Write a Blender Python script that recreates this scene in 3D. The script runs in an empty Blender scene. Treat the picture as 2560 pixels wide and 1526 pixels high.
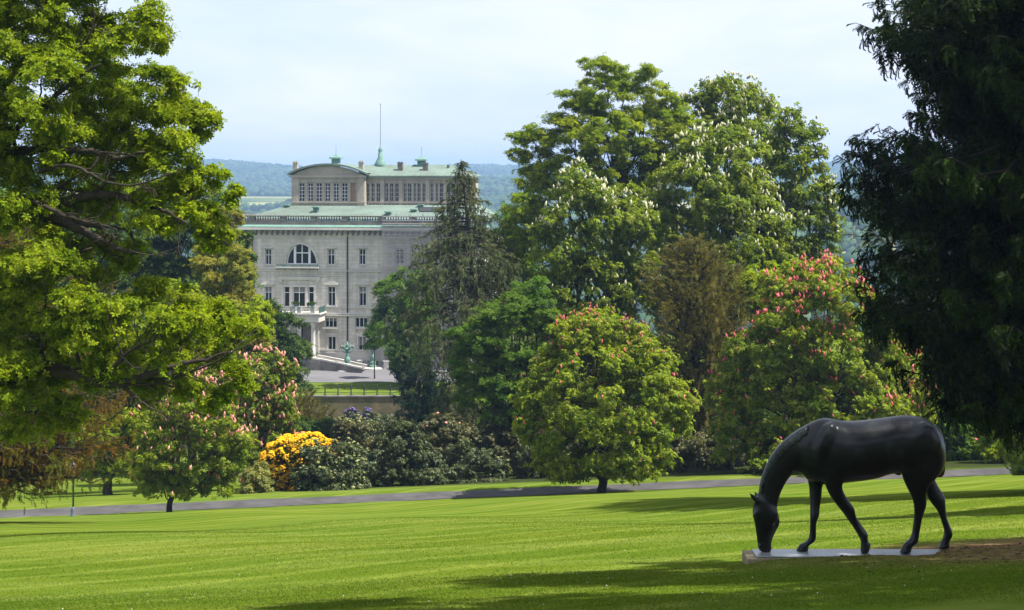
import bpy, math, random
import numpy as np
from mathutils import Vector, Matrix

S = bpy.context.scene
COL = S.collection
F = 4000.0; CU = 1280.0; HV = 440.0        # focal length in photo pixels, horizon row
rad = math.radians
SUN_AZ, SUN_EL = 108.0, 60.0                # degrees right of the view axis, above the horizon

def P(u, v, Y):                            # a measured point of the photo at distance Y
    return np.array([(u - CU) / F * Y, Y, (HV - v) / F * Y])

# ------------------------------------------------------------------ materials
def nt(name):
    m = bpy.data.materials.new(name); m.use_nodes = True
    n = m.node_tree.nodes; l = m.node_tree.links
    return m, n, l, n['Principled BSDF'], n['Material Output']

def N(nodes, typ, **kw):
    n = nodes.new(typ)
    for k, v in kw.items():
        if k in n.inputs.keys() if isinstance(k, str) else False:
            n.inputs[k].default_value = v
        else:
            setattr(n, k, v)
    return n

def ramp(n, stops):
    r = n.new('ShaderNodeValToRGB'); e = r.color_ramp.elements
    while len(e) < len(stops): e.new(0.5)
    for i, (p, c) in enumerate(stops):
        e[i].position = p; e[i].color = (*c, 1) if len(c) == 3 else c
    return r

def noise(n, l, scale, detail=4, rough=.55, coord=None, dist=0.0):
    t = n.new('ShaderNodeTexNoise'); t.inputs['Scale'].default_value = scale
    t.inputs['Detail'].default_value = detail; t.inputs['Roughness'].default_value = rough
    t.inputs['Distortion'].default_value = dist
    if coord is not None: l.new(coord, t.inputs['Vector'])
    return t

def mixc(n, l, fac, a, b, blend='MIX'):
    m = n.new('ShaderNodeMix'); m.data_type = 'RGBA'; m.blend_type = blend
    for s, x in ((0, fac), (6, a), (7, b)):
        if hasattr(x, 'node'): l.new(x, m.inputs[s])
        elif s == 0: m.inputs[0].default_value = x
        else: m.inputs[s].default_value = (*x, 1)
    return m.outputs[2]

def leafmat(name, col, col2=None, trans=.4, rough=.5, var=.45, spec=.06, tcol=None, nscale=.5):
    """leaf: base colour varies leaf by leaf and clump by clump; part of the light passes through"""
    m, n, l, b, out = nt(name)
    col2 = col2 or col
    geo = n.new('ShaderNodeNewGeometry'); tc = n.new('ShaderNodeTexCoord')
    nz = noise(n, l, nscale, 3, .6, tc.outputs['Object'])
    r = ramp(n, [(.38, (0, 0, 0)), (.62, (1, 1, 1))]); l.new(nz.outputs['Fac'], r.inputs[0])
    c = mixc(n, l, r.outputs[0], col, col2)
    mp = n.new('ShaderNodeMapRange'); mp.inputs[3].default_value = 1 - var; mp.inputs[4].default_value = 1 + var
    l.new(geo.outputs['Random Per Island'], mp.inputs[0])
    hs = n.new('ShaderNodeHueSaturation'); l.new(c, hs.inputs['Color']); l.new(mp.outputs[0], hs.inputs['Value'])
    mh = n.new('ShaderNodeMapRange'); mh.inputs[3].default_value = .485; mh.inputs[4].default_value = .515
    ml = n.new('ShaderNodeMath'); ml.operation = 'FRACT'; mm = n.new('ShaderNodeMath'); mm.operation = 'MULTIPLY'
    mm.inputs[1].default_value = 7.13; l.new(geo.outputs['Random Per Island'], mm.inputs[0]); l.new(mm.outputs[0], ml.inputs[0])
    l.new(ml.outputs[0], mh.inputs[0]); l.new(mh.outputs[0], hs.inputs['Hue'])
    l.new(hs.outputs[0], b.inputs['Base Color'])
    b.inputs['Roughness'].default_value = rough; b.inputs['Specular IOR Level'].default_value = spec
    t = n.new('ShaderNodeBsdfTranslucent')
    k = tcol or (1.25, 1.25, .55)
    tint = mixc(n, l, 1.0, hs.outputs[0], k, 'MULTIPLY'); l.new(tint, t.inputs['Color'])
    ms = n.new('ShaderNodeMixShader'); ms.inputs[0].default_value = trans
    l.new(b.outputs[0], ms.inputs[1]); l.new(t.outputs[0], ms.inputs[2]); l.new(ms.outputs[0], out.inputs['Surface'])
    return m

def plainmat(name, col, rough=.7, metal=0, spec=.3, vary=.25, scale=3.0, col2=None, bump=0, bscale=20, coord='Object'):
    m, n, l, b, out = nt(name)
    tc = n.new('ShaderNodeTexCoord')
    nz = noise(n, l, scale, 6, .62, tc.outputs[coord])
    c2 = col2 or tuple(x * (1 - vary) for x in col)
    r = ramp(n, [(.32, c2), (.66, col)]); l.new(nz.outputs['Fac'], r.inputs[0])
    l.new(r.outputs[0], b.inputs['Base Color'])
    b.inputs['Roughness'].default_value = rough; b.inputs['Metallic'].default_value = metal
    b.inputs['Specular IOR Level'].default_value = spec
    if bump:
        bn = noise(n, l, bscale, 5, .6, tc.outputs[coord]); bp = n.new('ShaderNodeBump')
        bp.inputs['Strength'].default_value = bump; bp.inputs['Distance'].default_value = .05
        l.new(bn.outputs['Fac'], bp.inputs['Height']); l.new(bp.outputs[0], b.inputs['Normal'])
    return m

# ------------------------------------------------------------------ objects
def tag(o, label=None, cat=None, group=None, kind=None):
    if label: o['label'] = label
    if cat: o['category'] = cat
    if group: o['group'] = group
    if kind: o['kind'] = kind
    return o

def empty(name, loc=(0, 0, 0), rz=0):
    o = bpy.data.objects.new(name, None); COL.objects.link(o)
    o.location = loc; o.rotation_euler = (0, 0, rz); o.empty_display_size = .3
    return o

def link(name, me, parent=None, mat=None):
    o = bpy.data.objects.new(name, me); COL.objects.link(o)
    if mat is not None: me.materials.append(mat)
    if parent is not None: o.parent = parent
    return o

def npmesh(name, V, Fs, mat=None, parent=None, off=None, smooth=False):
    """V (n,3); Fs: list of (m,k) index arrays; world coordinates, off is subtracted (the parent's base)"""
    V = np.asarray(V, dtype=np.float64)
    if off is not None: V = V - np.asarray(off)
    me = bpy.data.meshes.new(name)
    Fs = [np.asarray(f, dtype=np.int32) for f in Fs if len(f)]
    me.vertices.add(len(V)); me.vertices.foreach_set('co', V.astype(np.float32).ravel())
    tot = np.concatenate([np.full(len(f), f.shape[1], np.int32) for f in Fs])
    start = np.concatenate([[0], np.cumsum(tot)[:-1]]).astype(np.int32)
    idx = np.concatenate([f.ravel() for f in Fs])
    me.loops.add(len(idx)); me.loops.foreach_set('vertex_index', idx)
    me.polygons.add(len(tot)); me.polygons.foreach_set('loop_start', start)
    me.polygons.foreach_set('loop_total', tot)
    if smooth: me.polygons.foreach_set('use_smooth', np.ones(len(tot), bool))
    me.update(calc_edges=True)
    return link(name, me, parent, mat)

class MB:
    """collects boxes, tubes and sheets and links them as ONE mesh"""
    def __init__(s): s.v = []; s.f = []; s.n = 0
    def add(s, V, Fc):
        V = [tuple(map(float, p)) for p in V]; s.v += V
        s.f += [tuple(i + s.n for i in f) for f in Fc]; s.n += len(V)
        return s
    def box(s, x0, x1, y0, y1, z0, z1):
        V = [(x0,y0,z0),(x1,y0,z0),(x1,y1,z0),(x0,y1,z0),(x0,y0,z1),(x1,y0,z1),(x1,y1,z1),(x0,y1,z1)]
        return s.add(V, [(0,3,2,1),(4,5,6,7),(0,1,5,4),(1,2,6,5),(2,3,7,6),(3,0,4,7)])
    def quad(s, a, b, c, d): return s.add([a, b, c, d], [(0,1,2,3)])
    def tube(s, pts, rr, k=8, cap=True):
        pts = [Vector(p) for p in pts]; n = len(pts)
        if not hasattr(rr, '__len__'): rr = [rr] * n
        V = []; Fc = []
        up = None
        for i, p in enumerate(pts):
            d = (pts[min(i+1, n-1)] - pts[max(i-1, 0)])
            d = d.normalized() if d.length > 1e-9 else Vector((0,0,1))
            if up is None: up = Vector((1,0,0)) if abs(d.x) < .9 else Vector((0,1,0))
            a = (up - d * up.dot(d)).normalized(); b = d.cross(a); up = a
            for j in range(k):
                t = 2*math.pi*j/k; V.append(p + (a*math.cos(t) + b*math.sin(t)) * rr[i])
        for i in range(n-1):
            for j in range(k):
                j2 = (j+1) % k; Fc.append((i*k+j, i*k+j2, (i+1)*k+j2, (i+1)*k+j))
        if cap: Fc.append(tuple(range(k-1, -1, -1))); Fc.append(tuple((n-1)*k + j for j in range(k)))
        return s.add(V, Fc)
    def lathe(s, x, y, prof, k=16):
        """prof: (radius, z)"""
        V = []; Fc = []; n = len(prof)
        for r, z in prof:
            for j in range(k):
                t = 2*math.pi*j/k; V.append((x + r*math.cos(t), y + r*math.sin(t), z))
        for i in range(n-1):
            for j in range(k):
                j2 = (j+1) % k; Fc.append((i*k+j, i*k+j2, (i+1)*k+j2, (i+1)*k+j))
        Fc.append(tuple(range(k-1, -1, -1))); Fc.append(tuple((n-1)*k + j for j in range(k)))
        return s.add(V, Fc)
    def extrude_y(s, pts, y0, y1):
        """outline pts (x,z) anticlockwise, extruded from y0 to y1"""
        n = len(pts)
        V = [(x, y0, z) for x, z in pts] + [(x, y1, z) for x, z in pts]
        Fc = [tuple(range(n)), tuple(range(2*n-1, n-1, -1))]
        for i in range(n):
            j = (i+1) % n; Fc.append((i, n+i, n+j, j))
        return s.add(V, Fc)
    def build(s, name, mat, parent=None, off=None, smooth=False):
        me = bpy.data.meshes.new(name)
        V = s.v if off is None else [(a-off[0], b-off[1], c-off[2]) for a, b, c in s.v]
        me.from_pydata(V, [], s.f); me.update()
        if smooth: me.polygons.foreach_set('use_smooth', [True]*len(me.polygons))
        return link(name, me, parent, mat)

# ------------------------------------------------------------------ ground height
_PT = np.array([-60, -25, 0, 8, 13, 19, 24, 30, 50, 75, 98.65, 101.35, 103.0, 112, 185, 195.5])
_PZ = np.array([6.0, 1.6, -1.62, -2.66, -3.54, -4.74, -5.66, -6.72, -10.55, -15.2, -19.8, -19.8, -19.9, -21.2, -32.5, -33.5])
_QT = np.array([195.9, 272, 330, 500, 800, 1250, 1800, 2500, 3000, 3600, 4500, 5400, 6300, 8200])
_QZ = np.array([-26.9, -27.0, -35, -62, -95, -93, -70, -42, -32, -20, 2, 24, 4, -60])

def smoothi(x, a, b):
    t = np.clip((x - a) / (b - a), 0, 1); return t*t*(3-2*t)

def yp(x):                                    # centre line of the asphalt path
    return 100 + .15 * np.clip(x, -75, 75)

def gz(x, y):
    x = np.asarray(x, float); y = np.asarray(y, float)
    t = np.where(y < 120, y / yp(x) * 100, y + (120 / yp(x) * 100 - 120) * np.clip((185 - y) / 65, 0, 1))
    xx = np.clip(x, -75, 75)
    near = np.interp(t, _PT, _PZ) + xx * np.interp(t, [0, 20, 98, 130, 185], [.040, .040, .0135, .0135, 0])
    # soft swells of the lawn
    near = near + .02*np.sin(x*.8+y*.35+1)*smoothi(-x, -1.5, 1.5)*smoothi(t, 9, 12)*(1 - smoothi(t, 30, 60))
    near = near + (.16*np.sin(x*.21+.6)*np.sin(y*.13) + .07*np.sin(x*.55+y*.21)) * smoothi(t, 24, 40) * (1 - smoothi(t, 80, 95))
    far = np.interp(y, _QT, _QZ)
    w = smoothi(y, 700, 1600)
    far = far + w * (9*np.sin(x/310+1.2)*np.sin(y/420) + 6*np.sin(x/150+y/260+.5) + 8*np.sin(x/700-1.0))
    far = far + 40*np.exp(-((x+1010)/260)**2 - ((y-5300)/700)**2) * .45
    far = far + 118*np.exp(-((x-560)/270)**2 - ((y-1500)/330)**2)
    return np.where(y < 195.7, near, far)
def g(x, y): return float(gz(x, y))

# ------------------------------------------------------------------ foliage tools
def unit(v): return v / np.maximum(np.linalg.norm(v, axis=-1, keepdims=True), 1e-9)

def frames(n, nrm, rng):
    """rotation matrices whose z axis is nrm, spun at random"""
    z = unit(nrm); r = unit(rng.normal(size=(n, 3)))
    x = unit(np.cross(r, z)); y = np.cross(z, x)
    return np.stack([x, y, z], axis=2)

def frames_dir(n, d, rng, upb=None):
    """rotation matrices whose y axis is d"""
    y = unit(d); r = unit(rng.normal(size=(n, 3))) if upb is None else unit(upb + .5*rng.normal(size=(n, 3)))
    x = unit(np.cross(y, r)); z = np.cross(x, y)
    return np.stack([x, y, z], axis=2)

def stamp(tv, tf, pos, R, sc):
    n = len(pos); k = len(tv)
    V = np.einsum('nij,kj->nki', R, tv) * np.asarray(sc).reshape(n, 1, -1) + pos[:, None, :]
    Fi = (tf[None] + (np.arange(n) * k)[:, None, None]).reshape(-1, tf.shape[1])
    return V.reshape(-1, 3), Fi

def t_leaf(w=.55):                            # one folded leaf, unit length
    v = [(0,0,0),(w/2,.45,.12),(0,1,-.04),(-w/2,.45,.12)]
    return np.array(v), np.array([(0,1,2),(0,2,3)])

def t_multi(dirs, w=.5, droop=.2, ln=None):
    V = []; Fc = []
    for i, a in enumerate(dirs):
        L = 1 if ln is None else ln[i]
        c, s = math.cos(a), math.sin(a)
        for (x, y, z) in ((0,.06,0),(w/2,.6,.06),(0,1.,-droop),(-w/2,.6,.06)):
            x *= L; y *= L
            V.append((x*c + y*s, -x*s + y*c, z - droop*y*.3))
        b = 4*i; Fc += [(b, b+1, b+2), (b, b+2, b+3)]
    return np.array(V), np.array(Fc)

T_PALM = t_multi([rad(a) for a in (-125, -65, -20, 25, 70, 125)], .42, .38, [.62, .88, 1, 1, .88, .62])
T_OAK = t_multi([rad(a) for a in (0, 75, 150, 215, 290)], .52, .05, [1, .8, .95, .75, .9])
T_LEAF = t_leaf()

def t_spray(k=9, spread=.22, seed=3, curve=.15, wd=1.0):
    """a twig of needles: narrow blades set along an axis of unit length"""
    r = random.Random(seed); V = []; Fc = []
    for i in range(k):
        y = (i + .2) / k; side = -1 if i % 2 else 1
        L = spread * (1 - .5*y) * r.uniform(.8, 1.2); a = r.uniform(-.5, .5)
        dx = side*L*math.cos(a); dz = L*math.sin(a)*.8 - curve*y*y
        z0 = -curve*y*y; b = len(V)
        V += [(0, y-.035*wd, z0), (0, y+.045*wd, z0), (dx, y+L*.9, z0+dz), (dx*.5, y+L*.2, z0+dz*.6-.02)]
        Fc += [(b, b+1, b+2), (b, b+2, b+3)]
    return np.array(V), np.array(Fc)
T_SPRAY = t_spray()
T_SPRAY_D = t_spray(12, .30, 5, .3, 1.9)
T_FEATHER = t_spray(13, .32, 8, .1, 1.4)

def t_candle(k=5):                            # upright flower cone
    V = [(0,0,-.05)]; 
    for z, r in ((.12,.24),(.5,.19)):
        for j in range(k): a = 2*math.pi*j/k + z; V.append((r*math.cos(a), r*math.sin(a), z))
    V.append((0,0,1.0)); Fc = []
    for j in range(k):
        j2 = (j+1) % k
        Fc += [(0, 1+j2, 1+j), (1+j, 1+j2, 1+k+j2), (1+j, 1+k+j2, 1+k+j), (1+k+j, 1+k+j2, 1+2*k)]
    return np.array(V), np.array(Fc)
T_CANDLE = t_candle()

def t_ball():
    p = (1+5**.5)/2
    v = np.array([(-1,p,0),(1,p,0),(-1,-p,0),(1,-p,0),(0,-1,p),(0,1,p),(0,-1,-p),(0,1,-p),(p,0,-1),(p,0,1),(-p,0,-1),(-p,0,1)])
    f = np.array([(0,11,5),(0,5,1),(0,1,7),(0,7,10),(0,10,11),(1,5,9),(5,11,4),(11,10,2),(10,7,6),(7,1,8),(3,9,4),(3,4,2),(3,2,6),(3,6,8),(3,8,9),(4,9,5),(2,4,11),(6,2,10),(8,6,7),(9,8,1)])
    return unit(v), f
T_BALL = t_ball()

def subdiv_ball():
    v, f = T_BALL; v = [tuple(x) for x in v]; cache = {}; out = []
    def mid(a, b):
        k = (min(a, b), max(a, b))
        if k not in cache:
            m = unit(np.array(v[a]) + np.array(v[b])); v.append(tuple(m)); cache[k] = len(v)-1
        return cache[k]
    for a, b, c in f:
        ab, bc, ca = mid(a, b), mid(b, c), mid(c, a); out += [(a,ab,ca),(b,bc,ab),(c,ca,bc),(ab,bc,ca)]
    return np.array(v), np.array(out)
T_BALL2 = subdiv_ball()

def bez(a, b, c, n):
    t = np.linspace(0, 1, n)[:, None]
    return (1-t)**2*np.asarray(a) + 2*t*(1-t)*np.asarray(b) + t*t*np.asarray(c)
EXPO = 1.1; SUNE = 5.0; SKYS = .13; SKYC = (.9, 1.0); SKYCOL = (2.85, 3.25, 4.1); SKYCOL2 = (3.8, 3.88, 4.15)
# ------------------------------------------------------------------ trees
STAT = {}
def lobes_px(L, Y, rng, dY=0.25, flat=1.0):
    """(u, v, ru[, rv[, dy]]) measured on the photo -> centres and radii in metres"""
    out = []
    for e in L:
        u, v, ru = e[:3]; rv = e[3] if len(e) > 3 and e[3] else ru
        dy = e[4] if len(e) > 4 else rng.uniform(-1, 1) * dY * ru * Y / F
        y = Y + dy; k = y / F
        out.append((P(u, v, y), np.array([ru*k, max(ru, rv)*.9*k*flat, rv*k])))
    return out

def crown(lobes, rng, clump, size, dens, tmpl, gap=.08, up=.45, inner=.12, squash=.75, cover=1.0, sj=.35, out=.4, thin=.8):
    C = []; D = []; RS = []
    for i, (c, r) in enumerate(lobes):
        rm = r.mean(); rs0 = min(clump, rm*.6)
        n = max(4, int(cover * 4 * (rm/rs0)**2 * .95))
        d = unit(rng.normal(size=(n, 3)))
        k = np.clip(1 - rs0/rm*.55 + rng.normal(size=n)*.09, .2, 1.06)
        nin = int(n*inner); k[:nin] = rng.uniform(.25, .7, nin)
        p = c + d * r * k[:, None]
        keep = rng.random(n) > gap
        for j, (c2, r2) in enumerate(lobes):
            if j != i: keep &= (np.linalg.norm((p - c2)/r2, axis=1) > .72)
        C.append(p[keep]); D.append(d[keep]); RS.append(rs0*rng.uniform(.65, 1.25, keep.sum()))
    C = np.concatenate(C); D = np.concatenate(D); RS = np.concatenate(RS)
    cnt = np.maximum(3, (dens * 4*math.pi*RS**2 / size**2).astype(int))
    idx = np.repeat(np.arange(len(C)), cnt); n = len(idx)
    d = unit(rng.normal(size=(n, 3)) + D[idx]*.35 + np.array([0, 0, .25]))
    rr = np.clip(np.abs(rng.normal(size=n))*.42 + .34, 0, 1.45)
    an = rng.uniform(0, 6.283, len(C)); e1 = np.stack([np.cos(an), np.sin(an), 0*an], 1); st = rng.uniform(.0, .75, len(C))
    pos = d * (RS[idx]*rr)[:, None] * np.array([1, 1, squash])
    pos = C[idx] + pos + e1[idx]*(np.sum(pos*e1[idx], 1)*st[idx])[:, None] + np.array([0, 0, -.18])*(np.sum((pos*e1[idx])**2, 1)/RS[idx])[:, None]
    nrm = d*out + D[idx]*.3 + np.array([0, 0, up]) + rng.normal(size=(n, 3))*.45
    R = frames(n, nrm, rng)
    V, Fc = stamp(tmpl[0], tmpl[1], pos, R, size*rng.uniform(1-sj, 1+sj, n))
    return V, Fc, C, D, RS, n

def wood(base, lobes, C, rng, r0, lean=(0, 0), split=.35, twigs=.3, tr=.02, lobes_max=14, forks=1):
    """trunk, one limb to each lobe, twigs from the lobe's middle to its clumps"""
    m = MB(); base = np.array(base)
    cen = np.mean([c for c, r in lobes], axis=0); lo = min((c - r)[2] for c, r in lobes)
    zt = lo + split*(cen[2]-lo)
    top = np.array([base[0]*.85+cen[0]*.15 + lean[0], base[1]*.6+cen[1]*.4 + lean[1], zt])
    ctrl = base*.45 + top*.55; ctrl[:2] = base[:2]*.8 + top[:2]*.2
    p = bez(base - [0, 0, .4], ctrl, top, 7); p[1:-1, :2] += rng.normal(size=(5, 2))*r0*.18
    m.tube(p, [r0*1.45, r0*1.08, r0, r0*.93, r0*.86, r0*.78, r0*.68], 10)
    ls = sorted(lobes, key=lambda e: -e[1].mean())[:lobes_max]
    for c, r in ls:
        s = p[rng.integers(3, 7)]
        mid = s*.5 + c*.5 + np.array([0, 0, .12*np.linalg.norm(c-s)]) + rng.normal(size=3)*.06*np.linalg.norm(c-s)
        end = c + unit(c - s)*r.mean()*.35
        q = bez(s, mid, end, 7); q[1:-1] += rng.normal(size=(5, 3))*.03*np.linalg.norm(c-s)
        rl = r0*.42*min(1, r.mean()/max(1e-3, ls[0][1].mean())*1.1)
        m.tube(q, list(np.linspace(rl, rl*.22, 7)), 6)
        near = np.where(np.linalg.norm((C - c)/r, axis=1) < 1.1)[0]
        if len(near):
            for j in rng.choice(near, max(1, int(len(near)*twigs)), replace=False):
                s2 = q[rng.integers(2, 6)]
                if np.linalg.norm(C[j]-s2) > 2.6*r.mean(): continue
                mid = (s2 + C[j])/2 + rng.normal(size=3)*.12*np.linalg.norm(C[j]-s2)
                m.tube(bez(s2, mid, C[j], 5), list(np.linspace(max(tr, rl*.28), tr*.4, 5)), 4, cap=False)
    return m

def tree(name, label, cat, Y, lobes, tu=None, seed=0, leaf=None, bark=None, tmpl=None, size=.3, clump=.9, dens=.9,
         r0=.25, flowers=None, group=None, trunk=True, ty=None, base_lift=0, foliage='crown', **kw):
    rng = np.random.default_rng(seed)
    dyv, fl = kw.pop('dY', .35), kw.pop('flat', 1.0)
    L = lobes_px(lobes, Y, rng, dyv, fl) if lobes else [(np.array([x, y, g(x, y)+h]), np.array([r, r, rz])) for x, y, h, r, rz in kw.pop('wl')]
    wkw = {k: kw.pop(k) for k in ('split', 'twigs', 'tr', 'lean', 'lobes_max') if k in kw}
    cx = np.mean([c[0] for c, r in L]); bx = cx if tu is None else (tu - CU)/F*(ty or Y)
    by = ty or Y; b = np.array([bx, by, g(bx, by) + base_lift])
    root = empty(name, b); tag(root, label, cat, group)
    V, Fc, C, D, RS, n = crown(L, rng, clump, size, dens, tmpl or T_LEAF, **kw)
    npmesh(foliage, V, [Fc], leaf, root, off=b)
    if trunk: wood(b, L, C, rng, r0, **wkw).build('trunk', bark, root, off=b, smooth=True)
    if flowers:
        fm, fs, per, minz, fname = flowers[:5]
        lim = flowers[5] if len(flowers) > 5 else None
        sel = np.where(D[:, 2] > minz)[0]
        # only on the outer shell
        idx = np.repeat(sel, per); k = len(idx)
        d = unit(rng.normal(size=(k, 3))*.8 + D[idx]*.8 + [0, 0, .55])
        keep = rng.random(k) < (.35 + .65*np.clip(D[idx][:, 2]+.2, 0, 1))
        idx = idx[keep]; d = d[keep]; k = len(idx)
        pos = C[idx] + d*(RS[idx]*1.08)[:, None]*np.array([1, 1, .92])
        if lim is not None:
            ok = lim(pos, rng); pos = pos[ok]; k = len(pos)
        R = frames(k, np.tile([0, 0, 1.], (k, 1)) + rng.normal(size=(k, 3))*.32, rng)
        ft = T_CANDLE if fm in (FLM['red'], FLM['pink'], FLM['white']) and foliage == 'crown' else (T_BALL[0]*np.array([.5, .5, .36]), T_BALL[1])
        FV, FF = stamp(ft[0], ft[1], pos, R, fs*rng.uniform(.6, 1.3, k))
        o = npmesh(fname, FV, [FF], fm, root, off=b); o['kind'] = 'stuff'
    STAT[label[:30]] = n
    return root

def conifer(name, label, cat, Y, tu, top_v, Rfun, seed, leaf, bark, zlo_v, step=.5, nb=8, r0=.3, droop=.25, hang=.6,
            size=.3, per_m=5, tmpl=None, hang_n=1.0, upturn=.15, top_u=None, side=None, rise=0.0, group=None, jitter=.18, ty=None, zbase=None):
    """trunk with whorls of branches; Rfun(v) gives the reach in metres at photo row v; side(az) scales it by direction"""
    rng = np.random.default_rng(seed)
    bx = (tu - CU)/F*Y; b = np.array([bx, Y, g(bx, Y) if zbase is None else zbase])
    top = P(top_u if top_u is not None else tu, top_v, Y)
    root = empty(name, b); tag(root, label, cat, group)
    m = MB(); H = top[2]-b[2]
    def axis(z):
        t = (z - b[2])/H; return np.array([b[0] + (top[0]-b[0])*t**1.3, Y, z])
    zz = np.linspace(b[2]-.4, top[2], 12)
    m.tube([axis(max(z, b[2])) - ([0, 0, .4] if i == 0 else [0, 0, 0]) for i, z in enumerate(zz)], list(r0*(1-np.linspace(0, 1, 12)**1.2*.95)), 9)
    z = P(0, zlo_v, Y)[2]; PP = []; DD = []; UU = []; SZ = []
    while z < top[2]-.05:
        v = HV - z/Y*F; R0 = Rfun(v)
        for i in range(nb):
            a = rng.uniform(0, 2*math.pi)
            L = R0*rng.uniform(1-jitter*2, 1+jitter*.6)*(side(a) if side else 1)
            if L < .08: continue
            s = axis(z + rng.uniform(-.5, .5)*step); dirh = np.array([math.cos(a), math.sin(a), 0])
            n = max(4, int(L*2.2)+3); t = np.linspace(0, 1, n)
            q = s + dirh*(L*t)[:, None]
            q[:, 2] += L*(rise*t - droop*t**1.5 + upturn*t**4)
            q[1:] += rng.normal(size=(n-1, 3))*.03*L
            m.tube(q, list(np.linspace(max(.012, r0*.16*L/6+.02), .008, n)), 5, cap=False)
            # sprays along the branch
            k = max(4, int(L*per_m)); tt = rng.uniform(.12, 1, k)**.75
            pos = np.stack([np.interp(tt, t, q[:, c]) for c in range(3)], 1)
            lat = np.cross(dirh, [0, 0, 1])*rng.choice([-1, 1], k)[:, None]
            w = (1-tt)*L*.32*rng.random(k)
            pos = pos + lat*w[:, None] - np.array([0, 0, 1])*(w*.25)[:, None]
            dd = dirh*.7 + lat*.7*rng.random((k, 1)) + np.array([0, 0, -droop*.8+rise]) + rng.normal(size=(k, 3))*.22
            PP.append(pos); DD.append(dd); UU.append(np.tile([0, 0, 1.], (k, 1))); SZ.append(size*rng.uniform(.7, 1.3, k))
            # hanging branchlets
            kh = int(k*hang_n)
            if kh:
                j = rng.integers(0, k, kh); p0 = pos[j]
                drop = rng.random(kh)*hang*min(1.2, L*.4)
                PP.append(p0 - np.array([0, 0, 1])*drop[:, None]); DD.append(np.array([0, 0, -1.]) + dirh*.25 + rng.normal(size=(kh, 3))*.25)
                UU.append(np.tile(dirh, (kh, 1))); SZ.append(size*rng.uniform(.8, 1.4, kh))
        z += step
    PP = np.concatenate(PP); DD = np.concatenate(DD); UU = np.concatenate(UU); SZ = np.concatenate(SZ)
    T = tmpl or T_SPRAY
    V, Fc = stamp(T[0], T[1], PP, frames_dir(len(PP), DD, rng, UU), SZ)
    npmesh('crown', V, [Fc], leaf, root, off=b)
    m.build('trunk', bark, root, off=b, smooth=True)
    STAT[label[:30]] = len(PP)
    return root

# leaf and bark materials: real surface colours, save the spruce's painted-in sunlit tips
LM = dict(
    oak=leafmat('oak_leaf', (.18, .255, .011), (.245, .30, .013), .58, .5, .45, nscale=1.2),
    lime=leafmat('lime_leaf', (0.168, 0.244, 0.012), (0.259, 0.305, 0.015), .56, .5, .4, nscale=.4),
    chest=leafmat('chestnut_leaf', (0.136, 0.201, 0.015), (0.213, 0.262, 0.018), .54, .42, .45, spec=.2, nscale=.5),
    redch=leafmat('red_chestnut_leaf', (0.162, 0.232, 0.015), (0.252, 0.293, 0.02), .55, .42, .45, spec=.2, nscale=.6),
    darkg=leafmat('dark_leaf', (0.044, 0.085, 0.016), (0.078, 0.122, 0.02), .42, .45, .4, nscale=.5),
    midg=leafmat('mid_leaf', (0.071, 0.146, 0.016), (0.116, 0.183, 0.018), .5, .5, .4, nscale=.5),
    larch=leafmat('larch_leaf', (.27, .25, .035), (.19, .22, .035), .5, .6, .35, nscale=.7),
    cypress=leafmat('cypress_leaf', (.15, .075, .014), (.085, .10, .012), .42, .6, .35, nscale=.45),
    spruce=leafmat('spruce_needle', (.006, .013, .003), (.026, .050, .005), .16, .55, .7, nscale=.6),  # lighter noise patches stand in for sunlit tips on near-black needles
    cedar=leafmat('cedar_needle', (.115, .125, .05), (.075, .10, .035), .3, .6, .4, nscale=.5),
    yew=leafmat('yew_needle', (0.11, 0.11, 0.024), (0.162, 0.134, 0.03), .35, .55, .4, nscale=.6),
    rhodo=leafmat('rhododendron_leaf', (0.041, 0.061, 0.017), (0.078, 0.095, 0.024), .15, .4, .45, spec=.3, nscale=.8),
    rhodo2=leafmat('rhododendron_bronze_leaf', (0.11, 0.104, 0.027), (0.071, 0.079, 0.024), .18, .4, .45, spec=.3, nscale=.8),
    azal=leafmat('azalea_leaf', (0.091, 0.122, 0.015), (0.129, 0.134, 0.015), .35, .5, .4, nscale=1.0),
    box=leafmat('pale_shrub_leaf', (.24, .235, .06), (.17, .19, .045), .3, .6, .35, nscale=1.0),
    ivy=leafmat('columnar_leaf', (.010, .026, .012), (.016, .036, .014), .12, .5, .35, nscale=.8),
)
BARK = plainmat('bark', (.050, .038, .027), .9, col2=(.018, .014, .011), scale=6, bump=.5, bscale=30)
BARKP = plainmat('pale_bark', (.12, .105, .075), .9, col2=(.05, .042, .032), scale=5, bump=.4)
FLM = dict(
    red=leafmat('red_blossom', (.58, .12, .13), (.66, .20, .18), .3, .6, .3, tcol=(1.1, .8, .9), nscale=2),
    pink=leafmat('pink_blossom', (.70, .30, .24), (.72, .38, .30), .3, .6, .25, tcol=(1.05, .9, .9), nscale=2),
    white=leafmat('cream_blossom', (.56, .55, .35), (.50, .51, .30), .3, .6, .2, tcol=(1, 1, .95), nscale=2),
    yellow=leafmat('yellow_blossom', (.78, .42, .008), (.78, .50, .02), .3, .6, .2, tcol=(1.1, 1, .5), nscale=2),
    salmon=leafmat('salmon_blossom', (.55, .24, .08), (.6, .3, .12), .3, .6, .2, tcol=(1.1, 1, .7), nscale=2),
    purple=leafmat('purple_blossom', (.13, .09, .22), (.17, .12, .26), .3, .6, .3, tcol=(1, .9, 1.1), nscale=2),
    cream=leafmat('pale_truss', (.24, .25, .10), (.16, .18, .07), .2, .5, .4, tcol=(1, 1, .9), nscale=2),
)

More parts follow.
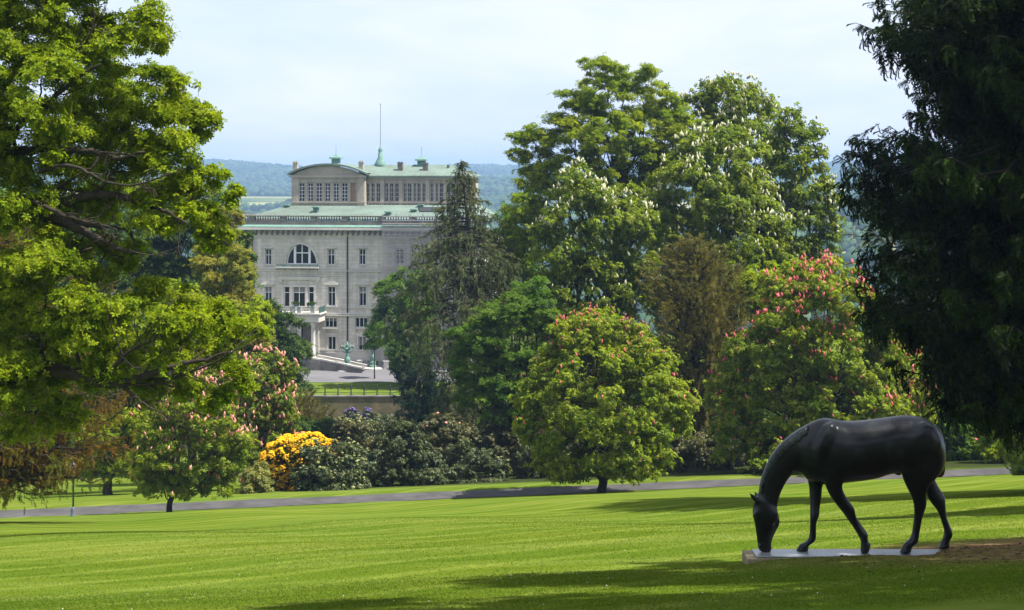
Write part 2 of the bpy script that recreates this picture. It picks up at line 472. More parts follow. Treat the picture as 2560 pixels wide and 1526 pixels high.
# --- the great oak that reaches in from the left, trunk just outside the photograph
def oak():
    rng = np.random.default_rng(11); Y = 40.
    bx = (-330-CU)/F*Y; b = np.array([bx, Y, g(bx, Y)])
    root = empty('oak_tree', b)
    tag(root, 'large bright green oak whose long limbs reach in from the left edge, nearest the camera', 'tree')
    L = [(60,60,105),(190,50,95),(285,120,85),(372,62,38,62),(400,110,22,28),(250,220,100),(100,220,115),(395,225,66),(455,270,45),(500,285,40),(530,300,24,30),(350,330,85),
         (200,370,105),(60,380,90),(440,375,66),(500,345,30),(330,455,75),(470,450,55),(545,440,32),(585,480,24,22),(200,500,80),(410,530,62),(500,525,52),(575,510,22),
         (80,500,70),(535,590,45),(100,660,105),(230,660,80),(60,800,105),(200,800,95),(320,790,70),(300,880,70),(430,810,66),(530,800,62),(610,815,42),(650,835,24),(555,870,52),
         (430,890,60),(150,900,80),(40,950,85),(590,930,34),(610,965,24),(470,960,42),(380,975,42),(250,950,46),(170,1035,50),(70,1060,60),(550,985,28),(520,1015,24),(320,640,45),(390,720,36),(460,745,36),(-60,200,120),(-70,500,120),(-60,780,130),
         (-40,-60,120),(150,-70,110),(300,-60,60)]
    LL = lobes_px(L, Y, rng, 1.1)
    V, Fc, C, D, RS, n = crown(LL, rng, .40, .118, .66, T_OAK, gap=.10, up=.4, inner=.14, squash=.65, cover=1.25)
    npmesh('crown', V, [Fc], LM['oak'], root, off=b)
    STAT['oak'] = n
    m = MB()
    trunk = [b-[0,0,.5], P(-330,1200,Y), P(-325,1000,Y), P(-310,800,Y), P(-300,600,Y), P(-280,400,Y), P(-250,200,Y)]
    m.tube(trunk, [.75,.6,.55,.52,.48,.4,.3], 14)
    def limb(pts, r0, r1, dy0=0, dy1=0, subs=7):
        n = len(pts); q = np.array([P(u, v, Y + .25 + dy0 + (dy1-dy0)*i/(n-1)) for i, (u, v) in enumerate(pts)])
        # smooth the polyline
        t = np.linspace(0, n-1, n*4); qq = np.stack([np.interp(t, np.arange(n), q[:, c]) for c in range(3)], 1)
        for _ in range(3): qq[1:-1] = (qq[:-2] + 2*qq[1:-1] + qq[2:])/4
        qq[1:-1] += rng.normal(size=(len(qq)-2, 3))*.018
        rr = np.linspace(r0*.72, r1*.8, len(qq)); m.tube(qq, list(rr), 9)
        tl = np.linalg.norm(np.diff(qq, axis=0), axis=1).sum()
        for i in range(subs):
            j = rng.integers(len(qq)//4, len(qq)-1); s = qq[j]; d = unit(qq[min(j+1, len(qq)-1)]-qq[j-1])
            dd = unit(d + rng.normal(size=3)*.75 + [0, 0, .35]); ln = rng.uniform(.5, 1.5)*(.6+rr[j]*5)
            e = s + dd*ln; mid = (s+e)/2 + rng.normal(size=3)*.13*ln
            w = bez(s, mid, e, 7); w[1:] += rng.normal(size=(6, 3))*.02
            m.tube(w, list(np.linspace(rr[j]*.5, .008, 7)), 5, cap=False)
            for k in range(3):
                s3 = w[rng.integers(2, 6)]; e3 = s3 + unit(dd + rng.normal(size=3)*.8)*ln*.45
                m.tube(bez(s3, (s3+e3)/2 + rng.normal(size=3)*.05, e3, 5), list(np.linspace(max(.01, rr[j]*.22), .005, 5)), 4, cap=False)
    limb([(-310,620),(-150,560),(0,532),(90,538),(150,548),(200,575),(250,600),(300,625),(340,632)], .34, .04, 0, -1.2)
    limb([(-310,600),(-120,520),(0,522),(120,520),(200,495),(270,485),(350,505),(420,530),(470,560)], .30, .03, 0, -1.0)
    limb([(0,500),(60,490),(120,520),(180,548),(240,558),(290,575)], .10, .03, -.8, -2)
    limb([(-300,520),(-60,450),(0,398),(50,380),(110,368),(170,378),(240,378),(300,400),(360,380)], .26, .04, 0, -1.4)
    limb([(-20,410),(15,375),(40,330),(80,280),(140,240),(200,190),(250,160)], .14, .03, -.6, -1.5)
    limb([(40,330),(0,300),(-40,295)], .07, .03, -.8, -1)
    limb([(120,190),(145,130),(150,90),(130,60),(100,30)], .07, .02, -1, -1.4)
    limb([(145,195),(180,150),(215,105),(240,60)], .06, .02, -1, -1.2)
    limb([(100,430),(160,410),(210,425),(250,450),(310,470),(380,450),(450,430)], .07, .02, -1.2, -2)
    limb([(-300,900),(-100,960),(40,945),(100,910),(150,930),(210,940),(270,965),(320,955),(380,935),(430,915),(500,905),(570,880)], .36, .03, 0, -1.5, 12)
    limb([(230,945),(270,925),(300,905),(330,870),(380,850)], .11, .03, -.9, -1.6)
    limb([(300,960),(330,985),(360,1010),(400,1030)], .07, .02, -.9, -1.6)
    limb([(90,930),(110,860),(105,790),(120,740)], .12, .03, -.5, -1.2)
    limb([(200,940),(190,860),(200,800),(230,740),(300,700)], .08, .02, -.6, -1.2)
    limb([(330,945),(420,950),(480,930),(540,905),(620,860)], .07, .015, -.8, -1.4)
    limb([(-300,760),(-100,700),(60,680),(150,650),(230,620)], .16, .03, 0, -1)
    m.build('trunk', BARK, root, off=b, smooth=True)
oak()
# ------------------------------------------------------------------ broadleaf trees
def red_top(vlim, p_low=.10):
    def f(pos, rng):
        v = HV - pos[:, 2]/pos[:, 1]*F
        p = np.clip(1 - (v - vlim)/140, p_low, 1)
        return rng.random(len(pos)) < p
    return f

tree('red_chestnut', 'round red-flowering chestnut standing alone on the lawn edge, left of the horse', 'tree', 97,
     [(1500,880,120,110),(1430,900,75,80),(1590,900,80,85),(1500,980,160,110),(1380,985,85,80),(1640,990,80,75),(1500,1080,170,90),(1360,1075,70,70),(1650,1075,62,62),(1440,1150,110,45),(1570,1150,110,42),(1330,1010,40,45),(1490,815,70,42),(1700,1015,32,42),(1420,830,40,34),(1585,835,38,34)],
     tu=1504, seed=21, leaf=LM['redch'], bark=BARK, tmpl=T_PALM, size=.25, clump=.6, dens=.5, r0=.26, twigs=.15, split=.3,
     flowers=(FLM['red'], .22, 4, -.3, 'blossom', lambda p, r: red_top(850, .3)(p, r) & (r.random(len(p)) < .6)), cover=1.1, group='red-flowering chestnuts on the lawn')
tree('red_chestnut', 'largest red-flowering chestnut, right behind the horse statue', 'tree', 108,
     [(2060,760,120,95),(2000,800,110,90),(2140,820,100,90),(1960,900,130,110),(2100,900,150,110),(2220,940,90,90),(1860,980,90,90),(1980,1020,150,100),(2120,1030,150,100),(2260,1040,80,90),(1840,1080,80,80),(1950,1120,110,60),(2090,1120,130,60),(1800,1020,40,50),(2060,690,70,38),(1960,720,50,40),(2150,740,50,40),(2300,1000,40,60),(1900,860,60,60)],
     tu=2060, seed=22, leaf=LM['redch'], bark=BARK, tmpl=T_PALM, size=.26, clump=.62, dens=.5, r0=.35, twigs=.1, split=.2,
     flowers=(FLM['red'], .30, 6, -.3, 'blossom', lambda p, r: r.random(len(p)) < np.clip(.16 + 2.0*np.exp(-((HV - p[:, 2]/p[:, 1]*F) - 720)/70.) * .8 + np.clip((CU + p[:, 0]/p[:, 1]*F - 2180)/120., 0, .6), 0, 1)), group='red-flowering chestnuts on the lawn')
tree('red_chestnut', 'small pink-flowering chestnut with a thin bare trunk beside the path on the left', 'tree', 92,
     [(470,1010,80,60),(430,1080,80,70),(530,1070,70,70),(400,1150,60,60),(480,1150,80,65),(560,1160,50,55),(370,1200,35,45),(440,1215,50,35),(545,1215,55,28),(600,1110,26,40),(390,1060,50,50)],
     tu=422, seed=23, leaf=LM['redch'], bark=BARK, tmpl=T_PALM, size=.22, clump=.5, dens=.45, r0=.17, twigs=.2, split=.2, gap=.16,
     flowers=(FLM['pink'], .26, 5, -.5, 'blossom', red_top(1040, .45)), group='red-flowering chestnuts on the lawn')
tree('pink_chestnut', 'pale pink-flowering chestnut beside the yellow azalea, left of centre', 'tree', 112,
     [(640,930,70,50),(600,1000,75,70),(680,1000,55,60),(620,1080,80,70),(690,1085,40,60),(560,1060,60,60),(600,1150,55,50),(660,1150,45,45),(720,920,24,28),(540,970,50,50),(700,970,34,40),(715,1040,22,40)],
     tu=620, seed=24, leaf=LM['chest'], bark=BARK, tmpl=T_PALM, size=.24, clump=.55, dens=.5, r0=.2, split=.2, twigs=.1,
     flowers=(FLM['pink'], .36, 5, -.5, 'blossom', red_top(1100, .6)))

W = FLM['white']; WS = .40
tree('horse_chestnut', 'tall dense white-flowering chestnut in the middle of the right-hand tree group', 'tree', 128,
     [(1800,400,110,80),(1760,480,120,90),(1850,500,90,90),(1700,540,95,90),(1800,600,140,100),(1880,600,80,80),(1700,650,80,70),(1780,700,120,70),(1890,690,70,70),(1830,350,50,36),(1740,400,60,50),(1925,560,40,60),(1830,760,110,60),(1700,740,90,60)],
     tu=1790, seed=31, leaf=LM['chest'], bark=BARK, tmpl=T_PALM, size=.31, clump=.85, dens=.5, r0=.5, twigs=.06, cover=1.05,
     flowers=(W, WS, 6, -.15, 'blossom', red_top(560, .6)), group='white-flowering horse chestnuts', dY=.25)
tree('horse_chestnut', 'shorter white-flowering chestnut with a ragged crown, in front on the left of its group', 'tree', 122,
     [(1450,470,60,55),(1400,540,70,70),(1490,540,80,75),(1580,560,60,60),(1400,640,80,70),(1500,640,90,80),(1600,640,50,60),(1420,740,90,70),(1520,750,80,70),(1380,810,50,50),(1480,840,80,50),(1450,430,26,28),(1350,590,30,40),(1590,720,50,60)],
     tu=1460, seed=32, leaf=LM['chest'], bark=BARK, tmpl=T_PALM, size=.31, clump=.8, dens=.5, r0=.42, twigs=.06, gap=.12,
     flowers=(W, WS, 6, -.15, 'blossom', red_top(560, .55)), group='white-flowering horse chestnuts', dY=.25)
tree('horse_chestnut', 'tallest white-flowering chestnut, its rounded top against the sky', 'tree', 140,
     [(1820,250,80,50),(1870,290,80,60),(1780,290,60,50),(1830,340,110,60),(1900,380,60,60),(1740,340,60,50),(1690,400,70,60),(1650,450,60,70),(1640,540,60,80),(1900,460,60,70),(1800,213,45,22),(1710,300,50,40),(1730,265,40,32)],
     tu=1830, seed=33, leaf=LM['chest'], bark=BARK, tmpl=T_PALM, size=.32, clump=.85, dens=.48, r0=.45, twigs=.06, gap=.12,
     flowers=(W, WS, 6, -.1, 'blossom', red_top(400, .5)), group='white-flowering horse chestnuts', dY=.25)
tree('horse_chestnut', 'loose white-flowering chestnut at the right end of its group, sky showing through', 'tree', 133,
     [(1965,310,50,40),(2020,340,45,45),(1990,400,55,45),(1950,450,60,55),(2020,480,60,60),(2060,540,45,55),(1990,570,80,70),(2070,600,40,40),(1960,650,70,70),(2050,640,50,50),(2045,400,26,36),(1940,370,36,36),(2085,500,24,40),(1990,730,70,50)],
     tu=1990, seed=34, leaf=LM['chest'], bark=BARK, tmpl=T_PALM, size=.31, clump=.7, dens=.42, r0=.38, twigs=.15, gap=.28,
     flowers=(W, WS, 6, -.1, 'blossom', lambda p, r: (HV - p[:, 2]/p[:, 1]*F > 430) | (r.random(len(p)) < .2)), group='white-flowering horse chestnuts')
tree('lime_tree', 'highest fresh green lime tree with layered boughs reaching left into the sky', 'tree', 137,
     [(1520,180,60,36),(1500,230,80,45),(1580,210,50,36),(1560,270,90,50),(1450,290,60,45),(1500,330,100,60),(1600,340,70,60),(1420,370,70,55),(1330,330,42,26),(1290,345,28,16),(1350,360,50,24),(1300,390,36,22),(1360,420,70,40),(1450,430,90,60),(1560,430,80,70),(1350,470,60,40),(1310,520,50,45),(1340,590,60,60),(1290,590,46,50),(1650,220,36,30),(1680,260,30,26),(1640,300,40,36),(1420,250,40,26),(1470,160,30,20),(1290,660,50,40),(1700,330,60,50),(1690,400,60,60),(1680,290,46,40),(1620,420,70,70),(1540,500,90,60),(1400,310,40,30),(1610,180,30,26)],
     tu=1540, seed=35, leaf=LM['lime'], bark=BARK, tmpl=T_OAK, size=.25, clump=.66, dens=.6, r0=.5, twigs=.15, gap=.1, squash=.55, up=.6, flat=1.0, lobes_max=25, tr=.04)
tree('maple_tree', 'dark green broadleaf tree overlapping the drooping cedar, left of the round chestnut', 'tree', 118,
     [(1300,780,60,45),(1240,800,60,40),(1200,850,70,50),(1270,860,80,60),(1190,920,60,50),(1260,940,80,60),(1330,900,60,70),(1180,980,50,40),(1250,1010,70,45),(1330,1000,50,50),(1310,850,60,70),(1350,780,50,60),(1150,840,24,30),(1330,730,50,50)],
     tu=1300, seed=36, leaf=LM['midg'], bark=BARK, tmpl=T_OAK, size=.25, clump=.65, dens=.6, r0=.3, twigs=.08, squash=.55, up=.6)
tree('broadleaf_tree', 'yellow-green leafy tree peeping out above the largest red chestnut', 'tree', 121,
     [(1990,690,50,40),(1930,720,50,50),(2060,680,40,36),(1900,690,50,50),(2080,660,20,26),(1870,730,50,60)],
     tu=1960, seed=37, leaf=LM['lime'], bark=BARK, tmpl=T_OAK, size=.30, clump=.8, dens=.55, r0=.25)
tree('broadleaf_tree', 'dark bushy tree standing in front of the left end of the villa', 'tree', 172,
     [(690,780,34,34),(720,820,40,40),(680,840,50,50),(740,870,34,40),(700,920,60,50),(740,960,40,50),(700,1010,50,60),(750,1000,30,40),(670,900,40,50),(660,980,50,60)],
     tu=700, seed=38, leaf=LM['darkg'], bark=BARK, tmpl=T_OAK, size=.34, clump=.9, dens=.6, r0=.3)
tree('broadleaf_tree', 'green tree growing against the netted scaffolding of the villa', 'tree', 203,
     [(1020,700,50,36),(980,740,50,50),(1050,750,44,50),(1000,810,60,60),(1060,830,40,60),(960,800,26,40),(1020,880,50,50)],
     tu=1010, seed=39, leaf=LM['midg'], bark=BARK, tmpl=T_OAK, size=.38, clump=1.0, dens=.6, r0=.3)
tree('young_tree', 'small round-headed tree beside the second bronze lamp standard', 'tree', 212,
     [(935,840,22,30),(925,860,14,16),(948,862,16,18),(936,815,14,14)],
     tu=936, seed=40, leaf=LM['midg'], bark=BARK, tmpl=T_OAK, size=.34, clump=.6, dens=.6, r0=.09, split=.1)
tree('broadleaf_tree', 'mid green tree filling the gap between the weeping cedar and the shorter white chestnut', 'tree', 150,
     [(1270,560,50,50),(1300,620,50,50),(1260,640,55,60),(1310,700,60,60),(1255,730,60,60),(1300,790,60,60),(1240,800,50,60),(1340,560,40,50)],
     tu=1290, seed=46, leaf=LM['midg'], bark=BARK, tmpl=T_OAK, size=.34, clump=.9, dens=.6, r0=.3, twigs=.05)
tree('larch_tree', 'golden olive feathery tree between the oak and the villa front', 'tree', 128,
     [(560,570,24,40),(580,620,36,50),(550,680,50,60),(600,700,34,60),(520,650,44,60),(570,770,60,60),(630,790,34,50),(600,840,60,50),(650,850,22,36),(540,850,60,60),(620,900,50,40),(500,760,50,60),(590,545,14,26),(560,540,16,26),(610,640,18,26)],
     tu=560, seed=41, leaf=LM['larch'], bark=BARK, tmpl=T_OAK, size=.20, clump=.55, dens=.60, r0=.3, gap=.1, squash=.6)
tree('broadleaf_tree', 'blue-green tree in the gap beneath the oak limbs, left of the golden tree', 'tree', 142,
     [(400,560,90,60),(340,620,80,60),(450,620,80,70),(520,600,50,60),(360,700,90,60),(460,710,90,60),(300,560,70,60),(610,600,22,28),(625,640,14,26),(540,520,40,30),(480,540,50,40)],
     tu=420, seed=42, leaf=LM['darkg'], bark=BARK, tmpl=T_PALM, size=.36, clump=.9, dens=.5, r0=.4)
tree('broadleaf_tree', 'light green leafy tree lit behind the middle of the oak', 'tree', 118,
     [(430,730,60,50),(480,760,60,50),(540,800,50,50),(640,770,30,30),(660,800,22,26),(400,800,80,70),(500,860,90,60),(350,880,80,70)],
     tu=430, seed=43, leaf=LM['lime'], bark=BARK, tmpl=T_PALM, size=.32, clump=.8, dens=.45, r0=.3)
tree('flowering_chestnut', 'pink and cream flowering tree behind the top of the oak limbs', 'tree', 150,
     [(440,470,60,40),(520,500,40,40),(380,500,60,50),(330,480,50,40),(470,450,40,22)],
     tu=440, seed=44, leaf=LM['lime'], bark=BARK, tmpl=T_OAK, size=.32, clump=.9, dens=.5, r0=.3, trunk=True)
tree('broadleaf_tree', 'yellow-green leafed tree with a dark trunk standing on the far lawn at left', 'tree', 112,
     [(280,1080,60,50),(330,1120,50,50),(250,1130,60,45),(300,1170,60,40),(230,1180,40,30),(350,1060,50,50),(220,1090,50,50)],
     tu=268, seed=45, leaf=LM['lime'], bark=BARK, tmpl=T_PALM, size=.3, clump=.7, dens=.4, r0=.34, split=.25, gap=.15)
for i, (u, v, ru, rv, Y, lab) in enumerate([
     (60, 900, 220, 260, 152, 'shadowy broadleaf tree at the far left behind the lamp post'),
     (330, 950, 170, 230, 150, 'shadowy broadleaf tree behind the thin-trunked pink chestnut'),
     (480, 800, 130, 200, 158, 'shadowy broadleaf tree behind the golden feathery tree'),
     (110, 620, 260, 170, 160, 'tall shadowy tree filling the gaps under the upper oak limbs')]):
    q = random.Random(50+i)
    L = [(u + q.uniform(-1, 1)*ru*.7, v + q.uniform(-1, 1)*rv*.6, ru*q.uniform(.3, .5), rv*q.uniform(.3, .45)) for _ in range(11)]
    tree('broadleaf_tree', lab, 'tree', Y, L, tu=u, seed=60+i, leaf=LM['darkg' if i != 3 else 'midg'], bark=BARK, tmpl=T_OAK,
         size=.45, clump=1.3, dens=.55, r0=.4, twigs=.05, group='dark trees behind the left lawn')

# ------------------------------------------------------------------ conifers
def interp(tab):
    a, b = zip(*sorted(tab)); return lambda v: float(np.interp(v, a, b))

conifer('spruce_tree', 'huge dark spruce at the right edge with drooping branches', 'tree', 47.4, 2660, -330,
        interp([(-330,.3),(-200,3.2),(-100,5.0),(20,5.9),(90,5.3),(180,5.0),(260,4.5),(305,4.5),(325,6.7),(400,6.8),(450,6.5),(500,5.8),(640,6.0),(770,6.3),(850,5.5),(930,4.7),(1000,4.4)]),
        71, LM['spruce'], BARK, 1000, step=.40, nb=20, r0=.42, droop=.22, hang=.34, size=.27, per_m=19, tmpl=T_SPRAY_D, hang_n=.9, upturn=.20, jitter=.13)
conifer('spruce_tree', 'narrower spruce just right of the view whose pointed shadow lies across the lawn', 'tree', 30.6, 2980, -880,
        interp([(-880,.2),(-400,1.2),(0,1.9),(500,2.5),(900,2.6)]), 79, LM['spruce'], BARK, 900, step=.6, nb=12, r0=.3, droop=.24, hang=.4, size=.34, per_m=9, tmpl=T_SPRAY_D, hang_n=.6, jitter=.1)
conifer('cedar_tree', 'tall weeping grey-green cedar right of the villa with a leaning top', 'tree', 135, 1215, 398,
        interp([(398,.1),(430,1.2),(480,2.0),(540,3.5),(590,5.6),(640,7.0),(720,7.2),(800,6.6),(900,6.0),(1000,5.4),(1080,4.4),(1110,3.4)]),
        72, LM['cedar'], BARK, 1110, step=.62, nb=7, r0=.45, droop=.32, hang=1.7, size=.38, per_m=8, tmpl=T_SPRAY_D, hang_n=1.4, upturn=.0,
        top_u=1152, side=lambda a: 1.0 if math.cos(a) < 0 else .80, rise=.12, jitter=.32)
conifer('yew_tree', 'brown-green conifer with upswept feathery branches between two red chestnuts', 'tree', 118, 1740, 592,
        interp([(592,.15),(630,1.3),(700,3.0),(780,4.3),(860,4.8),(930,3.9),(980,2.6),(1080,1.2)]),
        73, LM['yew'], BARK, 1080, step=.36, nb=9, r0=.45, droop=-.12, hang=.4, size=.42, per_m=7, tmpl=T_FEATHER, hang_n=.4, upturn=.15, rise=.35, jitter=.15)
conifer('cedar_tree', 'dark spreading cedar with flat branches between the white chestnuts and the spruce', 'tree', 128, 2290, 400,
        interp([(400,.4),(450,4.5),(500,6.4),(540,5.0),(600,6.0),(660,7.4),(720,7.5),(780,6),(830,4)]),
        74, LM['cedar'], BARK, 830, step=.8, nb=6, r0=.5, droop=.03, hang=.3, size=.42, per_m=8, tmpl=T_SPRAY, hang_n=.3, upturn=-.1, rise=.06)
conifer('cypress_tree', 'rust and olive feathery conifer under the oak at the left edge', 'tree', 66, -40, 520,
        interp([(520,1),(620,4.2),(760,6.0),(880,6.6),(980,6.8),(1080,6.4),(1180,5.6),(1230,4.6)]),
        75, LM['cypress'], BARK, 1215, step=.36, nb=10, r0=.4, droop=.10, hang=.35, size=.24, per_m=12, tmpl=T_FEATHER, hang_n=.6, upturn=.12, rise=-.02)
conifer('columnar_conifer', 'narrow dark columnar conifer beside the drive of the villa', 'tree', 206, 1012, 742,
        interp([(742,.2),(770,.9),(830,1.7),(900,1.9),(950,1.8),(965,1.5)]),
        76, LM['ivy'], BARK, 962, step=.35, nb=14, r0=.2, droop=-.1, hang=.2, size=.5, per_m=10, tmpl=T_FEATHER, hang_n=.5, rise=.5)
conifer('dark_conifer', 'blackish broad conifer below the terrace wall at the foot of the weeping cedar', 'tree', 160, 1060, 905,
        interp([(905,.3),(940,2.2),(1000,3.0),(1060,3.4),(1110,3.2)]),
        77, LM['ivy'], BARK, 1110, step=.5, nb=9, r0=.25, droop=.1, hang=.4, size=.5, per_m=8, tmpl=T_FEATHER, hang_n=.8)
conifer('dark_conifer', 'olive-brown upright yew in front of the left end of the terrace wall', 'tree', 150, 745, 995,
        interp([(995,.5),(1020,1.6),(1060,2.8),(1100,3.2)]),
        78, LM['yew'], BARK, 1110, step=.4, nb=12, r0=.2, droop=-.1, hang=.3, size=.4, per_m=8, tmpl=T_FEATHER, hang_n=.3, rise=.6)
# two trees that stand just outside the photograph on the right and shade the horse
tree('shade_tree', 'broad tree just right of the view that shades the horse statue', 'tree', 18, None, wl=[(13.9,14.3,11,5.4,2.2),(17,16,13,4,3),(17,12,12,4,3)], gap=.12,
     tu=(15/18.*F+CU), seed=90, leaf=LM['midg'], bark=BARK, tmpl=T_OAK, size=.22, clump=.9, dens=.7, r0=.4, group='shade trees right of the horse')
tree('shade_tree', 'second broad tree right of the view whose shadow lies over the nearest grass', 'tree', 12, None, wl=[(10.3,8.6,11,4.4,2.2),(11,7,12,4,3),(10,12,13,4,3)], gap=.2,
     tu=(10/12.*F+CU), seed=91, leaf=LM['midg'], bark=BARK, tmpl=T_OAK, size=.22, clump=.9, dens=.7, r0=.4, group='shade trees right of the horse')

for i, (x, y) in enumerate([(-16, -26), (-5, -30), (7, -27), (18, -22)]):  # unseen trees added so the bronze reflects dark foliage instead of bright sky
    tree('added_dark_tree', ['dense park tree behind the viewpoint, far left', 'dense park tree behind the viewpoint, left of the middle', 'dense park tree behind the viewpoint, right of the middle', 'dense park tree behind the viewpoint, far right'][i],
         'tree', y, None, wl=[(x, y, 9, 6, 5), (x+3, y+1, 5, 5, 4), (x-3, y, 5, 5, 4), (x, y, 13, 4, 3)], tu=x/y*F+CU, seed=190+i, leaf=LM['darkg'], bark=BARK, tmpl=T_OAK, size=.55, clump=1.6, dens=.6, r0=.4, twigs=.05, group='unseen trees added behind the viewpoint')
# ------------------------------------------------------------------ shrubs
def shrub(name, label, Y, lobes, seed, leaf, fl=None, size=.2, clump=.45, dens=.7, tmpl=None, group=None, tu=None, **kw):
    return tree(name, label, 'shrub', Y, lobes, tu=tu, seed=seed, leaf=leaf, bark=BARK, tmpl=tmpl or T_PALM, size=size, clump=clump,
                dens=dens, r0=.09, flowers=fl, group=group, foliage='foliage', split=.1, twigs=.05, lobes_max=6, **kw)
G1 = 'rhododendrons along the far side of the path'
CR = (FLM['cream'], .22, 4, -.1, 'blossom')
shrub('rhododendron', 'domed rhododendron with many pale trusses right of the yellow azalea', 106, [(830,1150,80,55),(790,1190,60,50),(870,1180,60,55),(770,1215,30,30),(840,1215,80,30)], 101, LM['rhodo'], CR, group=G1)
shrub('rhododendron', 'tall pale-tipped rhododendron behind the domed one, right of the azalea', 114, [(890,1080,58,42),(900,1100,60,45),(870,1130,40,40),(950,1120,40,40),(920,1160,60,50),(930,1200,60,50)], 102, LM['rhodo2'], CR, group=G1)
shrub('rhododendron', 'blackish rhododendron without flowers, centre of the row along the path', 108, [(1000,1100,55,40),(1010,1130,55,50),(960,1170,50,55),(1040,1170,60,60),(1000,1210,80,40),(1080,1200,50,45)], 103, LM['rhodo'], None, group=G1)
shrub('rhododendron', 'bushy rhododendron with a few pink-white blooms below the weeping cedar', 116, [(1100,1070,56,36),(1090,1100,50,40),(1130,1130,50,50),(1070,1150,50,50),(1150,1090,40,36),(1110,1190,80,40)], 104, LM['rhodo2'], (FLM['pink'], .2, 1, .2, 'blossom', lambda p, r: r.random(len(p)) < .4), group=G1)
shrub('rhododendron', 'dark rhododendron at the foot of the leaning cedar trunk', 109, [(1170,1160,60,55),(1220,1180,50,50),(1150,1200,50,40),(1210,1215,60,30)], 105, LM['rhodo'], (FLM['cream'], .2, 1, .2, 'blossom'), group=G1)
shrub('rhododendron', 'high bronze-leaved rhododendron left of the round red chestnut', 118, [(1260,1070,50,45),(1230,1110,50,50),(1300,1100,50,50),(1270,1150,60,55),(1290,1200,60,40)], 106, LM['rhodo2'], CR, group=G1)
shrub('rhododendron', 'dark rhododendron partly behind the round red chestnut', 112, [(1360,1150,60,60),(1420,1180,60,50),(1340,1190,50,40)], 107, LM['rhodo'], None, group=G1)
shrub('rhododendron', 'low dark rhododendron under the round red chestnut on the right', 112, [(1560,1160,70,45),(1640,1160,60,50),(1600,1185,70,35),(1500,1170,60,40)], 108, LM['rhodo'], None, group=G1)
shrub('rhododendron', 'dark rhododendron in the shade below the brown-green conifer', 114, [(1700,1130,60,60),(1760,1140,60,60),(1720,1175,80,40),(1800,1150,50,50)], 109, LM['rhodo2'], None, group=G1)
G2 = 'shaded shrubs behind the horse statue'
shrub('understory_shrub', 'dark shrub behind the largest red chestnut, left part', 122, [(1880,1080,90,80),(1950,1130,90,60),(1850,1150,80,45)], 111, LM['darkg'], None, group=G2, size=.3, clump=.8)
shrub('understory_shrub', 'dark shrub behind the largest red chestnut, right part', 122, [(2120,1090,110,80),(2220,1110,100,70),(2080,1150,110,40)], 112, LM['darkg'], None, group=G2, size=.3, clump=.8)
shrub('understory_shrub', 'shrub with scattered red flowers beneath the spruce, right of the horse rump', 116, [(2380,1060,70,60),(2430,1110,80,60),(2360,1130,60,50),(2470,1060,60,60),(2420,1160,90,30)], 113, LM['midg'], (FLM['red'], .28, 1, 0, 'blossom', lambda p, r: r.random(len(p)) < .2), group=G2, size=.28, clump=.6)
shrub('understory_shrub', 'yellow-green speckled shrub at the right edge beneath the spruce', 110, [(2530,1060,60,60),(2560,1110,70,60),(2490,1120,50,50)], 114, LM['lime'], None, group=G2, size=.26, clump=.6)
shrub('lawn_shrub', 'green leafy shrub on the lawn at the right edge beside the path', 97, [(2560,1130,40,50),(2590,1080,60,60),(2550,1180,36,30),(2600,1170,50,40)], 115, LM['redch'], (FLM['red'], .25, 1, 0, 'blossom', lambda p, r: r.random(len(p)) < .15), size=.24, clump=.5)
for i, (u, Y, lab) in enumerate([(1400, 132, 'tall dark thicket behind the round red chestnut'), (1640, 126, 'tall dark thicket at the foot of the brown-green conifer'),
                                 (1900, 140, 'tall dark thicket behind the horse and largest chestnut'), (2180, 136, 'tall dark thicket left of the spruce'),
                                 (2420, 132, 'tall dark thicket behind the spruce trunk')]):
    q = random.Random(70+i)
    L = [(u + q.uniform(-150, 150), q.uniform(900, 1130), q.uniform(60, 90), q.uniform(60, 90)) for _ in range(9)]
    tree('thicket_tree', lab, 'tree', Y, L, tu=u, seed=170+i, leaf=LM['darkg'], bark=BARK, tmpl=T_OAK, size=.42, clump=1.2, dens=.6, r0=.25, twigs=.05, group='dark thicket behind the right-hand chestnuts')
shrub('azalea', 'bright yellow azalea in full bloom behind the path', 108, [(770,1120,60,34),(730,1140,50,45),(820,1130,36,24),(700,1180,40,45),(750,1175,50,45),(690,1215,44,30),(740,1210,50,34),(675,1165,24,24),(845,1125,20,14),(650,1195,26,30),(790,1150,50,26),(660,1225,30,22),(712,1135,40,40),(700,1150,44,44)], 121, LM['azal'],
      (FLM['yellow'], .17, 60, -1, 'blossom'), size=.16, clump=.35, dens=.5)
shrub('azalea', 'salmon orange azalea just above the yellow one', 113, [(715,1098,30,14),(740,1100,30,12),(700,1110,22,16)], 122, LM['azal'], (FLM['salmon'], .22, 22, -.3, 'blossom'), size=.16, clump=.35, dens=.5)
shrub('pale_shrub', 'dull yellow feathery shrub left of the yellow azalea', 105, [(640,1200,30,45),(620,1215,26,30),(655,1225,22,20)], 123, LM['box'], None, size=.2, clump=.4, tmpl=T_OAK)
shrub('lilac_rhododendron', 'purple-flowering rhododendron in front of the terrace wall, the larger and upper one', 180, [(885,1042,22,18),(915,1036,22,18),(900,1062,36,22)], 124, LM['rhodo'], (FLM['purple'], .32, 8, -.1, 'blossom', lambda p, r: HV - p[:, 2]/p[:, 1]*F < 1056), size=.34, clump=.7, group='purple rhododendrons below the terrace wall')
shrub('lilac_rhododendron', 'smaller purple-flowering rhododendron left of the larger one below the wall', 178, [(832,1052,16,16),(835,1070,22,20)], 125, LM['rhodo'], (FLM['purple'], .36, 9, -.1, 'blossom', lambda p, r: HV - p[:, 2]/p[:, 1]*F < 1062), size=.34, clump=.7, group='purple rhododendrons below the terrace wall')
